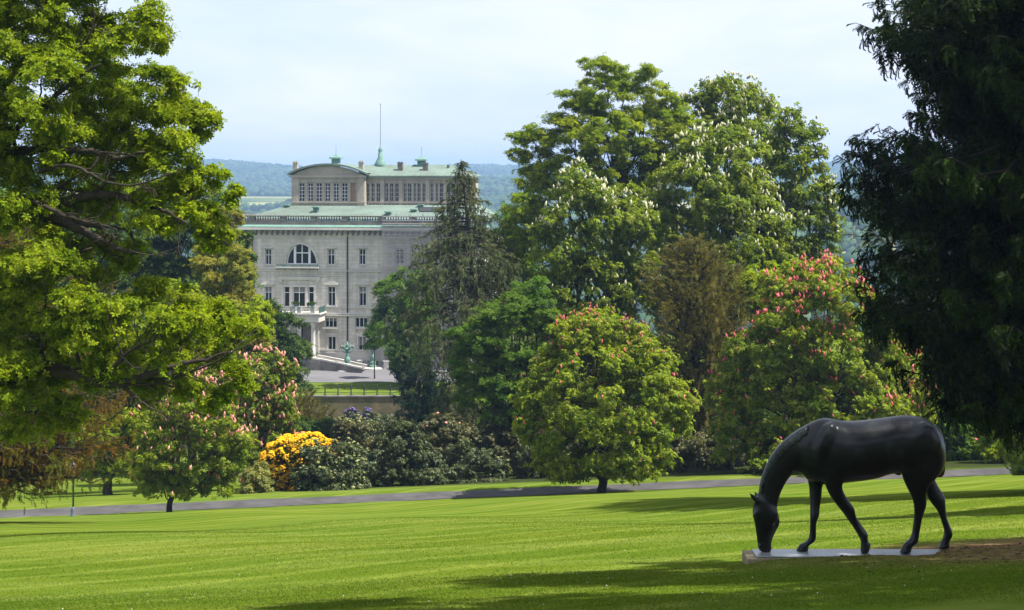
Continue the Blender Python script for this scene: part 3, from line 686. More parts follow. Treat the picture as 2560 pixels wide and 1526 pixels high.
shrub('dark_rhododendron', 'blue-green rhododendron filling the slope between purple bushes and path row', 165, [(860,1085,50,30),(950,1080,60,34),(1000,1090,60,40),(820,1105,60,30),(930,1105,80,40)], 126, LM['rhodo'], None, size=.36, clump=.8)
shrub('dark_rhododendron', 'dark low bush in front of the left end of the terrace wall', 140, [(720,1080,60,40),(790,1085,60,40),(850,1095,40,30)], 127, LM['darkg'], None, size=.34, clump=.8)

# stump and stones
m = MB(); x, y = (1818-CU)/F*118, 118; b = (x, y, g(x, y))
m.tube([(x, y, b[2]-.3), (x+.05, y, b[2]+.9), (x-.02, y, b[2]+2.0)], [.75, .55, .48], 12)
m.tube([(x+.9, y-.3, b[2]-.3), (x+1.0, y-.3, b[2]+1.0), (x+.95, y-.2, b[2]+2.2)], [.34, .3, .26], 10)
o = m.build('tree_stump', BARKP, None, smooth=True); tag(o, 'pale double tree stump in the shade behind the path, left of the horse head', 'stump')
# ------------------------------------------------------------------ the villa
VA = rad(8); VC, VS = math.cos(VA), math.sin(VA)
VR = np.array([(740-CU)/F*226, 226.0, -26.9])
def L2(u, v, yl=0.0):
    """photo point on the plane yl metres behind the facade -> villa coordinates (x, z)"""
    a = (u-CU)/F; Y = (yl + VR[0]*VS + VR[1]*VC)/(a*VS + VC)
    return (a*Y-VR[0])*VC - (Y-VR[1])*VS, (HV-v)/F*Y - VR[2]
def LX(u, yl=0.0): return L2(u, HV, yl)[0]
def LZ(v, yl=0.0, u=760): return L2(u, v, yl)[1]

STONE = plainmat('limestone', (.60, .565, .51), .85, col2=(.44, .42, .39), scale=.35, bump=.15, bscale=8, spec=.15)
def stonemat():
    m, n, l, b, out = nt('ashlar_stone'); tc = n.new('ShaderNodeTexCoord'); O = tc.outputs['Object']
    sp = n.new('ShaderNodeSeparateXYZ'); l.new(O, sp.inputs[0]); cb = n.new('ShaderNodeCombineXYZ')
    l.new(sp.outputs['X'], cb.inputs[0]); l.new(sp.outputs['Z'], cb.inputs[1]); l.new(sp.outputs['Y'], cb.inputs[2])
    br = n.new('ShaderNodeTexBrick'); l.new(cb.outputs[0], br.inputs['Vector']); br.inputs['Scale'].default_value = 1.0
    br.inputs['Brick Width'].default_value = 1.25; br.inputs['Row Height'].default_value = .5; br.inputs['Mortar Size'].default_value = .012
    br.inputs['Color1'].default_value = (.62, .59, .54, 1); br.inputs['Color2'].default_value = (.53, .50, .455, 1); br.inputs['Mortar'].default_value = (.27, .255, .235, 1)
    nz = noise(n, l, .35, 7, .65, O); r = ramp(n, [(.3, (.82, .82, .82)), (.62, (1.08, 1.06, 1.03))]); l.new(nz.outputs['Fac'], r.inputs[0])
    mp = n.new('ShaderNodeMapping'); mp.inputs['Scale'].default_value = (1.6, 1.6, .10); l.new(O, mp.inputs[0])
    sk = noise(n, l, 1.0, 5, .7, mp.outputs[0]); r2 = ramp(n, [(.35, (.80, .79, .78)), (.6, (1.05, 1.05, 1.04))]); l.new(sk.outputs['Fac'], r2.inputs[0])
    c = mixc(n, l, 1, br.outputs['Color'], r.outputs[0], 'MULTIPLY'); c = mixc(n, l, 1, c, r2.outputs[0], 'MULTIPLY')
    l.new(c, b.inputs['Base Color']); b.inputs['Roughness'].default_value = .88; b.inputs['Specular IOR Level'].default_value = .15
    return m
ASHLAR = stonemat()
STONED = plainmat('weathered_stone', (.20, .185, .165), .9, col2=(.10, .093, .085), scale=.9, bump=.2, spec=.1)
STONEB = plainmat('buff_stone', (.40, .36, .30), .9, col2=(.28, .25, .20), scale=.5, spec=.1)
COPPER = plainmat('verdigris', (.145, .20, .17), .8, col2=(.11, .14, .115), scale=.35, spec=.3)
COPPER2 = plainmat('bright_verdigris', (.15, .27, .22), .8, col2=(.10, .18, .15), scale=1.5, spec=.3)
COPPERD = plainmat('dark_verdigris', (.10, .20, .17), .6, col2=(.05, .09, .08), scale=3, spec=.3)
WHITE = plainmat('white_paint', (.82, .82, .84), .5, vary=.1)
GLASS = plainmat('window_glass', (.010, .012, .018), .12, spec=.3, vary=.3, scale=.4)
BLIND = plainmat('linen_blind', (.22, .215, .21), .9)
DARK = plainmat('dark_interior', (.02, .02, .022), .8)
LEAD = plainmat('dark_downpipe', (.035, .037, .042), .6)
METALG = plainmat('galvanised_metal', (.30, .31, .33), .45, metal=.6)

villa = empty('villa', tuple(VR), -VA)
tag(villa, 'grand pale grey stone mansion with green copper roofs and rooftop hall in the distance', 'villa')
def vb(name, mb, mat, parent=None, smooth=False): return mb.build(name, mat, parent or villa, smooth=smooth)

XL, XR, YB = LX(583), LX(1212), 21.0
XS = LX(961)
def opening(u0, u1, v0, v1, yl=0): return (LX(u0, yl), LX(u1, yl), LZ(v1, yl, (u0+u1)/2), LZ(v0, yl, (u0+u1)/2))
def wall(rect, ops, y, depth, mb):
    """wall face with openings and their reveals"""
    x0, x1, z0, z1 = rect
    xs = sorted({x0, x1, *[o[0] for o in ops], *[o[1] for o in ops]}); zs = sorted({z0, z1, *[o[2] for o in ops], *[o[3] for o in ops]})
    for a, b in zip(xs, xs[1:]):
        for c, d in zip(zs, zs[1:]):
            mx, mz = (a+b)/2, (c+d)/2
            if any(o[0] < mx < o[1] and o[2] < mz < o[3] for o in ops): continue
            mb.quad((a,y,c),(b,y,c),(b,y,d),(a,y,d))
    for a, b, c, d in ops:
        e = y + depth
        mb.quad((a,y,c),(a,e,c),(b,e,c),(b,y,c)); mb.quad((a,y,d),(b,y,d),(b,e,d),(a,e,d))
        mb.quad((a,y,c),(a,y,d),(a,e,d),(a,e,c)); mb.quad((b,y,c),(b,e,c),(b,e,d),(b,y,d))
def window(o, y, mull=1, bar=.62, fw=.09, parent=None, d=.28, nm='window', rows=None, blind=0):
    """frame (the part) with its pane as sub-part"""
    x0, x1, z0, z1 = o; yf = y + d; m = MB()
    m.box(x0, x0+fw, yf, yf+.08, z0, z1); m.box(x1-fw, x1, yf, yf+.08, z0, z1)
    m.box(x0+fw, x1-fw, yf, yf+.08, z0, z0+fw); m.box(x0+fw, x1-fw, yf, yf+.08, z1-fw, z1)
    for i in range(mull):
        xc = x0 + (x1-x0)*(i+1)/(mull+1); m.box(xc-fw*.6, xc+fw*.6, yf-.012, yf+.07, z0+fw, z1-fw)
    for t in ([bar] if bar else []) + (rows or []):
        zc = z0 + (z1-z0)*t; m.box(x0+fw, x1-fw, yf-.024, yf+.06, zc-fw*.55, zc+fw*.55)
    f = vb(nm, m, WHITE, parent)
    vb('pane', MB().quad((x0, yf+.05, z0), (x1, yf+.05, z0), (x1, yf+.05, z1), (x0, yf+.05, z1)), GLASS, f)
    if blind: vb('blind', MB().quad((x0+fw, yf+.046, z1-(z1-z0)*blind), (x1-fw, yf+.046, z1-(z1-z0)*blind), (x1-fw, yf+.046, z1-fw), (x0+fw, yf+.046, z1-fw)), BLIND, f)
    return f

ops = []; wins = []
for u0, u1 in ((663,678),(819,836),(898,913),(988,1009),(1062,1080),(1130,1148)):
    o = opening(u0, u1, 623, 662); ops.append(o); wins.append((o, 1, .62))
for u0, u1 in ((662,679),(820,838),(898,915),(988,1009),(1062,1080),(1130,1148)):
    o = opening(u0, u1, 717, 765); ops.append(o); wins.append((o, 1, .70))
for u0, u1 in ((710,723),(732,762),(771,784)):
    o = opening(u0, u1, 717, 767); ops.append(o); wins.append((o, 1 if u1-u0 > 20 else 0, .70))
for u0, u1 in ((812,842),(888,918)):
    o = opening(u0, u1, 795, 819); ops.append(o); wins.append((o, 2, 0))
for u0, u1 in ((820,839),(896,915)):
    o = opening(u0, u1, 842, 880); ops.append(o); wins.append((o, 1, 0))
for u in (905, 925, 941, 957):
    o = opening(u-3.5, u+3.5, 903, 914); ops.append(o); wins.append((o, 0, 0))
arch = opening(715, 792, 606, 661); ops.append(arch)
door = opening(745, 787, 812, 893); ops.append(door)
ztop = LZ(590); zcor = LZ(575)
w = MB(); wall((XL, XR, -2.0, ztop), ops, 0.0, .45, w)
# spandrels around the arch, its reveal
ax = (arch[0]+arch[1])/2; ar = (arch[1]-arch[0])/2; az0 = arch[2]; ah = arch[3]-arch[2]-.05; K = 28
arc = [(ax - ar*math.cos(math.pi*i/K), az0 + ah*math.sin(math.pi*i/K)) for i in range(K+1)]
for (xa, za), (xb, zb) in zip(arc, arc[1:]):
    w.quad((xa, 0, za), (xb, 0, zb), (xb, 0, arch[3]), (xa, 0, arch[3])); w.quad((xa, 0, za), (xa, .6, za), (xb, .6, zb), (xb, 0, zb))
w.quad((XL,0,-2),(XL,0,ztop),(XL,YB,ztop),(XL,YB,-2)); w.quad((XR,0,-2),(XR,YB,-2),(XR,YB,ztop),(XR,0,ztop)); w.quad((XR,YB,-2),(XL,YB,-2),(XL,YB,ztop),(XR,YB,ztop))
vb('wall', w, ASHLAR)
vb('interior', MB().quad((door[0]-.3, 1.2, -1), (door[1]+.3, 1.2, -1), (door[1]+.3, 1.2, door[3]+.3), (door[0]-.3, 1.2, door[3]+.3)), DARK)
for i_, (o, mu, ba) in enumerate(wins): window(o, 0.0, mu, ba, fw=.075 if o[3]-o[2] > 1.2 else .05, blind=(0, .38, 0, 0, .6, 0, .3)[i_ % 7] if o[3]-o[2] > 1.0 else 0)
# arched window
f = MB(); yf = .42
for (xa, za), (xb, zb) in zip(arc, arc[1:]):
    q = lambda x, z, k: (ax + (x-ax)*k, az0 + (z-az0)*k)
    (xc, zc), (xd, zd) = q(xa, za, .93), q(xb, zb, .93)
    f.quad((xa, yf, za), (xb, yf, zb), (xd, yf, zd), (xc, yf, zc)); f.quad((xc, yf, zc), (xd, yf, zd), (xd, yf+.1, zd), (xc, yf+.1, zc))
hz = lambda x: az0 + ah*math.sqrt(max(0, 1-((x-ax)/ar)**2))
for x, wd in ((LX(735.5), .34), (LX(772), .34), (LX(753.5), .13)):
    f.box(x-wd/2, x+wd/2, yf-.05, yf+.06, az0, hz(x)-.03)
zb_ = LZ(633); f.box(LX(737), LX(770.5), yf-.03, yf+.05, zb_-.07, zb_+.07); f.box(arch[0]+.05, arch[1]-.05, yf-.02, yf+.07, az0, az0+.1)
fo = vb('arched_window', f, WHITE)
pm = MB(); pm.add([(x, yf+.08, z) for x, z in arc], [tuple(range(K+1))]); vb('pane', pm, GLASS, fo)
a2 = MB()                                           # arched surround
cx, rx, rz = LX(749.5), (LX(797)-LX(702))/2, LZ(604)-az0
for k0, k1, pr in ((1.0, .965, .16), (.965, .87, .10)):
    o1 = [(cx - rx*k0*math.cos(math.pi*i/K), az0 + rz*k0*math.sin(math.pi*i/K)) for i in range(K+1)]
    o2 = [(cx - rx*k1*math.cos(math.pi*i/K) + (ax-cx)*(1-k1)*6*0, az0 + rz*k1*math.sin(math.pi*i/K)) for i in range(K+1)]
    for i in range(K):
        A, B, Cc, D = o1[i], o1[i+1], o2[i+1], o2[i]
        a2.quad((A[0],-pr,A[1]),(B[0],-pr,B[1]),(Cc[0],-pr,Cc[1]),(D[0],-pr,D[1])); a2.quad((A[0],-pr,A[1]),(A[0],.01,A[1]),(B[0],.01,B[1]),(B[0],-pr,B[1]))
        a2.quad((D[0],-pr,D[1]),(Cc[0],-pr,Cc[1]),(Cc[0],.02,Cc[1]),(D[0],.02,D[1]))
vb('arch_surround', a2, STONE)
# string courses
def course(v0, v1, pr, name='string_course', mat=STONE, x0=None, x1=None, drop=0):
    m = MB(); a = XL-pr if x0 is None else x0; b = XR+pr if x1 is None else x1; m.box(a, b, -pr, .02+drop, LZ(v1), LZ(v0)); return vb(name, m, mat)
course(668, 674, .06); course(675, 678.5, .20); course(688, 690, .10); course(766, 769, .14); course(781, 785, .22); course(786, 789, .34); course(872, 876, .16); course(877, 900, .08)
course(590, 595, .10); course(597, 598.5, .05)
# surrounds, hoods, pediments and sills
for (x0, x1, z0, z1), mu, ba in wins[:6]:
    m = MB(); m.box(x0-.35, x1+.35, -.30, .01, z1+.12, z1+.26); m.box(x0-.22, x1+.22, -.12, .01, z1-.0, z1+.117)
    m.box(x0-.16, x0-.003, -.06, .01, z0, z1-.003); m.box(x1+.003, x1+.16, -.06, .01, z0, z1-.003); m.box(x0-.2, x1+.2, -.14, .01, z0-.14, z0-.003); vb('window_surround', m, STONE)
for (x0, x1, z0, z1), mu, ba in wins[6:12]:
    m = MB(); m.box(x0-.26, x1+.26, -.14, .01, z1+.003, z1+.26); m.box(x0-.48, x1+.48, -.34, .01, z1+.263, z1+.36)
    c = (x0+x1)/2; hw = (x1-x0)/2+.46; pts = [(c - hw*math.cos(math.pi*i/12), z1+.363 + .42*math.sin(math.pi*i/12)) for i in range(13)]
    m.extrude_y([(p[0], p[1]) for p in pts[::-1]], -.30, .01)
    inner = [(c + (x-c)*.78, z1+.43 + (z-z1-.363)*.62) for x, z in pts]
    m.box(x0-.18, x0-.003, -.08, .01, z0, z1); m.box(x1+.003, x1+.18, -.08, .01, z0, z1); m.box(x0-.24, x1+.24, -.18, .01, z0-.16, z0-.003); vb('window_surround', m, STONE)
m = MB(); a, b = LX(704), LX(790); zt = wins[12][0][3]; zb = wins[12][0][2]
m.box(a-.1, b+.1, -.16, .01, zt+.003, zt+.24)
for u in (706.5, 727.5, 766.5, 787.5): x = LX(u); m.box(x-.16, x+.16, -.10, .01, zb, zt)
m.box(LX(696), LX(800), -.22, .01, LZ(700), LZ(692)); m.box(LX(698), LX(706), -.18, .01, LZ(706), LZ(700.2)); m.box(LX(790), LX(798), -.18, .01, LZ(706), LZ(700.2)); vb('window_surround', m, STONE)
for (x0, x1, z0, z1), mu, ba in wins[15:17]:
    m = MB(); m.box(x0-.3, x1+.3, -.30, .01, z0-.2, z0-.003); m.box(x0-.1, x0+.12, -.2, .01, z0-.55, z0-.203); m.box(x1-.12, x1+.1, -.2, .01, z0-.55, z0-.203)
    m.box(x0-.14, x0-.003, -.07, .01, z0, z1); m.box(x1+.003, x1+.14, -.07, .01, z0, z1); m.box(x0-.14, x1+.14, -.09, .01, z1+.003, z1+.16); vb('window_surround', m, STONE)
for (x0, x1, z0, z1), mu, ba in wins[17:19]:
    m = MB(); m.box(x0-.2, x0-.003, -.08, .01, z0, z1); m.box(x1+.003, x1+.2, -.08, .01, z0, z1); m.box(x0-.28, x1+.28, -.14, .01, z1+.003, z1+.5); m.box(x0-.28, x1+.28, -.2, .01, z0-.2, z0-.003); vb('window_surround', m, STONE)
# main cornice with brackets, copper gutter, parapet and balustrade
OV = .95
m = MB(); m.box(XL-.25, XR+.25, -.25, .3, ztop, zcor-.003); m.box(XL-OV, XR+OV, -OV, .3, zcor, LZ(568.5)); m.box(XL-OV, XL+.3, .303, YB+OV, zcor, LZ(568.5)); vb('cornice', m, STONE)
m = MB(); x = XL-.6; zb0 = LZ(588); i = 0
while x < XR+.6:
    vb('cornice_bracket', MB().box(x, x+.30, -.82, -.253, LZ(583), zcor-.003).box(x+.05, x+.25, -.5, -.253, zb0, LZ(583)-.0), STONED); x += .78
m = MB(); zc = LZ(568.5); zg = LZ(562.5, .1)
m.add([(XL-OV,-OV,zc+.003),(XR+OV,-OV,zc+.003),(XR+OV,-.02,zg),(XL-OV,-.02,zg),(XL-OV,-OV,zc+.1),(XR+OV,-OV,zc+.1)], [(0,1,5,4),(4,5,2,3)])
vb('copper_gutter', m, COPPER2)
zp0, zp1, zr = zg, LZ(552), LZ(542.5)
m = MB(); m.box(XL-.1, XR+.1, -.02, .5, zc+.004, zp1); m.box(XL-.1, XL+.35, .503, YB, zc+.004, zp1); vb('parapet', m, STONED)
m = MB(); m.box(XL-.2, XR+.2, -.08, .56, zr, LZ(539.5)); m.box(XL-.2, XL+.4, .563, YB, zr, LZ(539.5))
px = [LX(u) for u in (583, 630, 707, 784, 862, 955, 1030, 1100, 1170, 1206)]
for x in px: m.box(x-.45, x+.45, -.05, .53, zp1+.003, zr-.003)
x = XL+.6; i = 0
while x < XR:
    if all(abs(x-p) > .6 for p in px):
        h = zr-zp1; m.lathe(x, .24, [(.09, zp1+.003), (.06, zp1+h*.15), (.125, zp1+h*.38), (.06, zp1+h*.68), (.10, zr-.003)], 6)
    x += .37
vb('balustrade', m, STONED)
# lower copper roof
e0 = LZ(547, 1.2); PX0, PX1, PY0, PY1 = LX(728, 9.5), LX(1176, 9.5), 9.3, 19.0; zt = LZ(512.5, 9.3)
m = MB(); EA, EB = XL+1.2, XR-1
m.add([(EA,1.2,e0),(EB,1.2,e0),(PX1,PY0,zt),(PX0,PY0,zt),(EA,YB-1,e0),(EB,YB-1,e0),(PX1,PY1,zt),(PX0,PY1,zt)], [(0,1,2,3),(0,3,7,4),(1,5,6,2),(4,7,6,5)])
N_ = 46
for i in range(N_+1):
    t = i/N_; a = np.array((EA+(EB-EA)*t, 1.2, e0)); b = np.array((PX0+(PX1-PX0)*t, PY0, zt)); m.tube([a+[0,0,.03], b+[0,0,.03]], .045, 4, cap=False)
vb('lower_roof', m, COPPER)
def hatch(u, v0, v1, w_, yl, cap=True):
    x0, x1 = LX(u-w_/2, yl), LX(u+w_/2, yl); z0, z1 = LZ(v1, yl, u), LZ(v0, yl, u)
    m = MB().box(x0+.12, x1-.12, yl, yl+1.0, z0-.3, z1-.003); r = vb('roof_vent', m, COPPERD)
    vb('vent_cap', MB().box(x0-.05, x1+.05, yl-.15, yl+1.15, z1, z1+.16), COPPER2, r)
hatch(788, 520, 531, 15, 4.5); hatch(969, 532, 538, 15, 3.0); hatch(1033, 526, 532, 14, 5.0); hatch(715, 515, 520, 12, 7.5); hatch(1050, 514, 518, 14, 7.8)
for u0, u1, v0, v1 in ((1041, 1082, 520, 527), (1074, 1110, 519, 526)):
    m = MB(); y0, y1 = 5.2, 7.4; zz = lambda y: e0 + (zt-e0)*(y-1.2)/(PY0-1.2) + .12
    xa, xb = LX(u0, 6), LX(u1-8, 6); m.add([(xa+.7, y0, zz(y0)), (xb+.7, y0, zz(y0)), (xb, y1, zz(y1)), (xa, y1, zz(y1))], [(0,1,2,3)]); m.tube([(xa+.7, y0, zz(y0)), (xb+.7, y0, zz(y0)), (xb, y1, zz(y1)), (xa, y1, zz(y1)), (xa+.7, y0, zz(y0))], .06, 4)
    vb('skylight', m, LEAD)

# rooftop hall: a gabled front bay and a long wing to its right
GY = 8.9; gx0, gx1 = LX(729, GY), LX(911, GY); zbase = LZ(514, GY); zeave = LZ(439, GY)
gops = [opening(a, b, 458, 504, GY) for a, b in ((747,761),(769,782),(790,804),(812,825),(833,846),(854,868),(876,889))]
m = MB(); wall((gx0, gx1, zbase-1, zeave), gops, GY, .5, m)
m.quad((gx0,GY,zbase-1),(gx0,GY,zeave),(gx0,19,zeave),(gx0,19,zbase-1)); m.quad((gx1,GY,zbase-1),(gx1,19,zbase-1),(gx1,19,zeave),(gx1,GY,zeave))
K = 24; gc = (gx0+gx1)/2; hw = (gx1-gx0)/2; rise = LZ(414.5, GY)-zeave
def seg(x, k=1.0, ex=0.0):
    # flat circular segment through the eaves
    R_ = ((hw+ex)**2 + rise**2)/(2*rise); return math.sqrt(max(0, R_**2 - (x-gc)**2)) - (R_-rise)
tp = [(gx0 + (gx1-gx0)*i/K, zeave + seg(gx0 + (gx1-gx0)*i/K)) for i in range(K+1)]
m.add([(x, GY, z) for x, z in tp] + [(gx1, GY, zeave-.001), (gx0, GY, zeave-.001)], [tuple(range(K+1))[::-1]])
WX1 = LX(1172, 10.4); WY = 10.4; wz0, wz1 = LZ(513.5, WY, 1000), LZ(444, WY, 1000)
wu = [(915,923),(928,936),(941,950),(962,970),(974,983),(987,996),(1009,1016),(1019,1028),(1034,1040),(1043,1051),(1056,1063),(1076,1083),(1089,1095),(1099,1109),(1118,1125),(1129,1137),(1141,1150)]
wops = [opening(a, b, 459, 503.5, WY) for a, b in wu]
wall((gx1+.003, WX1, wz0-1, wz1), wops, WY, .4, m); m.quad((WX1,WY,wz0-1),(WX1,19,wz0-1),(WX1,19,wz1),(WX1,WY,wz1)); m.quad((gx0,19,zbase-1),(gx0,19,zeave),(WX1,19,wz1),(WX1,19,wz0-1))
for u in (739, 902): m.box(LX(u-8, GY), LX(u+8, GY), GY-.12, GY+.02, zbase-.5, zeave-.35)
for u in (956, 1002.5, 1069, 1113, 1160): m.box(LX(u-4.5, WY), LX(u+4.5, WY), WY-.18, WY+.02, wz0-.5, wz1-.35)
for z0, z1, pr in ((LZ(508.5,GY), LZ(505,GY), .22), (LZ(456,GY), LZ(453.5,GY), .08), (zeave-.33, zeave+.02, .26)):
    m.box(gx0-pr, gx1+pr, GY-pr, GY+.03, z0, z1)
for z0, z1, pr in ((LZ(509,WY,1000), LZ(505.5,WY,1000), .24), (LZ(457,WY,1000), LZ(455,WY,1000), .10), (wz1-.3, wz1, .25)):
    m.box(gx1+.26, WX1+pr, WY-pr, WY+.03, z0, z1)
vb('upper_wall', m, STONEB)
for o in gops[:6]: window(o, GY, 1, 0, .06, rows=[.2,.4,.6,.8], d=.3, nm='tall_window')
bo = gops[6]; vb('boarded_window', MB().box(bo[0], bo[1], GY+.2, GY+.3, bo[2], bo[3]), plainmat('boarding', (.28, .19, .14), .9))
for o in wops: window(o, WY, 1, 0, .035, rows=[.25,.5,.75], d=.28, nm='tall_window')
# roofs of the hall
m = MB(); ex = .5; n_ = 26
def gp(i, y): 
    x = gx0-ex + (gx1-gx0+2*ex)*i/n_; return (x, y, zeave + .05 + max(-.22, (seg(x, 1, ex)) ))
for i in range(n_):
    a, b = gp(i, GY-.55), gp(i+1, GY-.55); c, d = gp(i+1, 19.4), gp(i, 19.4); up = lambda p: (p[0], p[1], p[2]+.28)
    m.quad(a, b, up(b), up(a)); m.quad(up(a), up(b), up(c), up(d)); m.quad(b, a, d, c)
ridge = LZ(412, 14.7, 1000); ye = WY-.5; ze = wz1+.003
wl = gx1-1.5
m.add([(wl,ye,ze),(WX1+.5,ye,ze),(WX1+.5,ye,ze+.25),(wl,ye,ze+.25),(wl,14.7,ridge),(WX1-3.2,14.7,ridge),(WX1+.5,19.3,ze+.25),(wl,19.3,ze+.25),(WX1+.5,19.3,ze),(wl,19.3,ze)],
      [(0,1,2,3),(3,2,5,4),(2,6,5),(6,7,4,5),(1,8,6,2),(8,9,7,6)])
for i in range(17):
    x = wl+1.5 + i*.9; 
    if x < WX1-3: m.tube([(x, ye, ze+.28), (x, 14.7, ridge+.03)], .035, 4, cap=False)
vb('upper_roof', m, COPPER)
def chim(u, v0, v1, w_, yl, mat=STONEB, twin=False):
    z0, z1 = LZ(v1, yl, u)-.8, LZ(v0, yl, u); m = MB()
    if twin:
        for s in (-1, 1): x = LX(u+s*w_*.27, yl); m.box(x-w_*.011-.05, x+w_*.011+.05, yl, yl+.6, z0, z1-.3); m.box(x-w_*.014-.06, x+w_*.014+.06, yl-.05, yl+.65, z1-.297, z1-.12); m.box(x-.06, x+.06, yl+.2, yl+.4, z1-.117, z1)
    else:
        x0, x1 = LX(u-w_/2, yl), LX(u+w_/2, yl); m.box(x0, x1, yl, yl+.7, z0, z1-.35); m.box(x0-.07, x1+.07, yl-.07, yl+.77, z1-.347, z1-.18)
        for t in (.25, .75): x = x0+(x1-x0)*t; m.box(x-.1, x+.1, yl+.2, yl+.45, z1-.177, z1)
    vb('chimney', m, mat)
chim(737.5, 403, 427, 11, 12); chim(902, 402, 428, 11, 10.2); chim(1000, 404, 429, 12, 12, STONED, True); chim(1063, 406, 430, 12, 12, STONED, True); chim(1154, 411, 425, 7, 13)
m = MB(); x = LX(1120, 13); z = LZ(425, 13); m.lathe(x, 13.3, [(.16, z-.5), (.16, z+.45), (.24, z+.5), (.2, z+.75)], 10); vb('flue', m, COPPERD)
def lantern(u, yl, vt, vb_):
    x = LX(u, yl); z0, z1 = LZ(vb_, yl, u)-.5, LZ(397.5 + (vt-388), yl, u); h = .55
    m = MB().box(x-h, x+h, yl-h, yl+h, z0, z1); r = vb('roof_lantern', m, COPPER2)
    c = MB(); q = .88
    c.add([(x-q,yl-q,z1+.003),(x+q,yl-q,z1+.003),(x+q,yl+q,z1+.003),(x-q,yl+q,z1+.003),(x-q*.95,yl-q*.95,z1+.22),(x+q*.95,yl-q*.95,z1+.22),(x+q*.95,yl+q*.95,z1+.22),(x-q*.95,yl+q*.95,z1+.22),
           (x-.35,yl-.35,z1+.42),(x+.35,yl-.35,z1+.42),(x+.35,yl+.35,z1+.42),(x-.35,yl+.35,z1+.42),(x,yl,z1+.8)],
          [(3,2,1,0),(0,1,5,4),(1,2,6,5),(2,3,7,6),(3,0,4,7),(4,5,9,8),(5,6,10,9),(6,7,11,10),(7,4,8,11),(8,9,12),(9,10,12),(10,11,12),(11,8,12)])
    c.tube([(x,yl,z1+.75),(x,yl,z1+2.1)], .03, 5); vb('lantern_cap', c, COPPER2, r)
lantern(840, 13.2, 388, 410); lantern(1054, 14.5, 393, 412)
x = LX(951, 14.7); zb = LZ(414, 14.7, 951); z1 = LZ(259, 14.7, 951)
m = MB().lathe(x, 14.7, [(.95, zb-.3),(.88, zb+.2),(.62, zb+.75),(.40, zb+1.15),(.32, zb+1.9),(.26, zb+1.95),(.36, zb+2.2),(.28, zb+2.45),(.10, zb+2.75),(.05, zb+3.0)], 14)
r = vb('flagpole_base', m, COPPER2, smooth=True)
m = MB(); m.lathe(x, 14.7, [(.055, zb+2.8),(.04, z1-.25),(.04, z1-.2),(.13, z1-.1),(.02, z1)], 8); vb('flagpole', m, METALG, r)

# downpipes
for u in (631, 869):
    x = LX(u); m = MB().tube([(x,-.12,zcor),(x,-.12,LZ(600)),(x,-.12,LZ(860))], .08 if u < 700 else .10, 8)
    vb('downpipe', m, LEAD)
# balconet under the arched window
m = MB(); x0, x1 = LX(694), LX(798); z0 = LZ(667); m.box(x0, x1, -.62, -.56, z0+.24, z0+.32); m.box(x0, x1, -.62, -.56, z0, z0+.05)
x = x0
while x < x1: m.box(x, x+.05, -.61, -.57, z0+.05, z0+.24); x += .14
for t in np.linspace(x0, x1-.12, 6): m.box(t, t+.12, -.66, -.52, z0-.5, z0+.36)
vb('balconet_railing', m, COPPERD)
vb('balconet_slab', MB().box(x0-.05, x1+.05, -.75, .01, LZ(670.5), z0-.003), STONE)
# portico with balcony
PYF = -3.6
zs = LZ(787, PYF); bx0, bx1 = LX(694, PYF), LX(797, PYF)
m = MB(); m.box(bx0-.25, bx1+.25, PYF-.3, .01, zs, LZ(784, PYF)); m.box(bx0, bx1, PYF, .01, LZ(806, PYF), zs-.003); m.box(bx0-.1, bx1+.1, PYF-.1, .01, LZ(789.5, PYF), zs-.001); vb('portico_entablature', m, STONE)
for u, rr in ((727, .3), (748, .33), (783, .33)):
    x = LX(u, PYF+.5); z1 = LZ(806, PYF)-.003; z0 = LZ(897, PYF)
    m = MB().lathe(x, PYF+.5, [(rr*1.35, z0),(rr*1.35, z0+.14),(rr*1.1, z0+.2),(rr, z0+.3),(rr*.88, z1-.5),(rr*1.0, z1-.4),(rr*1.3, z1-.22),(rr*1.35, z1)], 16); vb('column', m, STONE, smooth=True)
for u0, u1 in ((789, 797),): vb('pilaster', MB().box(LX(u0,-.4), LX(u1,-.4), -.45, .01, -.2, LZ(806, -.4)), STONE)
vb('pilaster', MB().box(LX(757,-1), LX(775,-1), -1.0, .4, LZ(896,-1), LZ(807,-1)), STONED)
m = MB(); zr0 = LZ(784, PYF); zr1 = LZ(768, PYF)
for a, b in ((694, 726), (756, 778)):
    x0, x1 = LX(a, PYF), LX(b, PYF); m.box(x0, x1, PYF+.05, PYF+.11, zr1-.08, zr1); m.box(x0, x1, PYF+.05, PYF+.11, zr0+.04, zr0+.10); x = x0
    while x < x1:
        m.box(x, x+.04, PYF+.06, PYF+.10, zr0+.1, zr1-.08); x += .16
    x = x0+.3
    while x < x1-.3: m.tube([(x + .13*math.cos(t), PYF+.08, (zr0+zr1)/2 + .13*math.sin(t)) for t in np.linspace(0, 2*math.pi, 9)], .02, 4); x += .42
m.box(bx1-.06, bx1, PYF+.1, 0, zr1-.08, zr1)
y = PYF+.2
while y < -.1: m.box(bx1-.05, bx1-.01, y, y+.04, zr0, zr1-.08); y += .16
vb('balcony_railing', m, COPPERD)
for u in (731, 747, 781):
    x = LX(u, PYF); vb('balcony_pedestal', MB().box(x-.28, x+.28, PYF-.02, PYF+.5, zr0+.003, zr1-.03).box(x-.33, x+.33, PYF-.07, PYF+.55, zr1-.027, zr1+.07), plainmat('greenish_stone', (.33, .36, .33), .9))

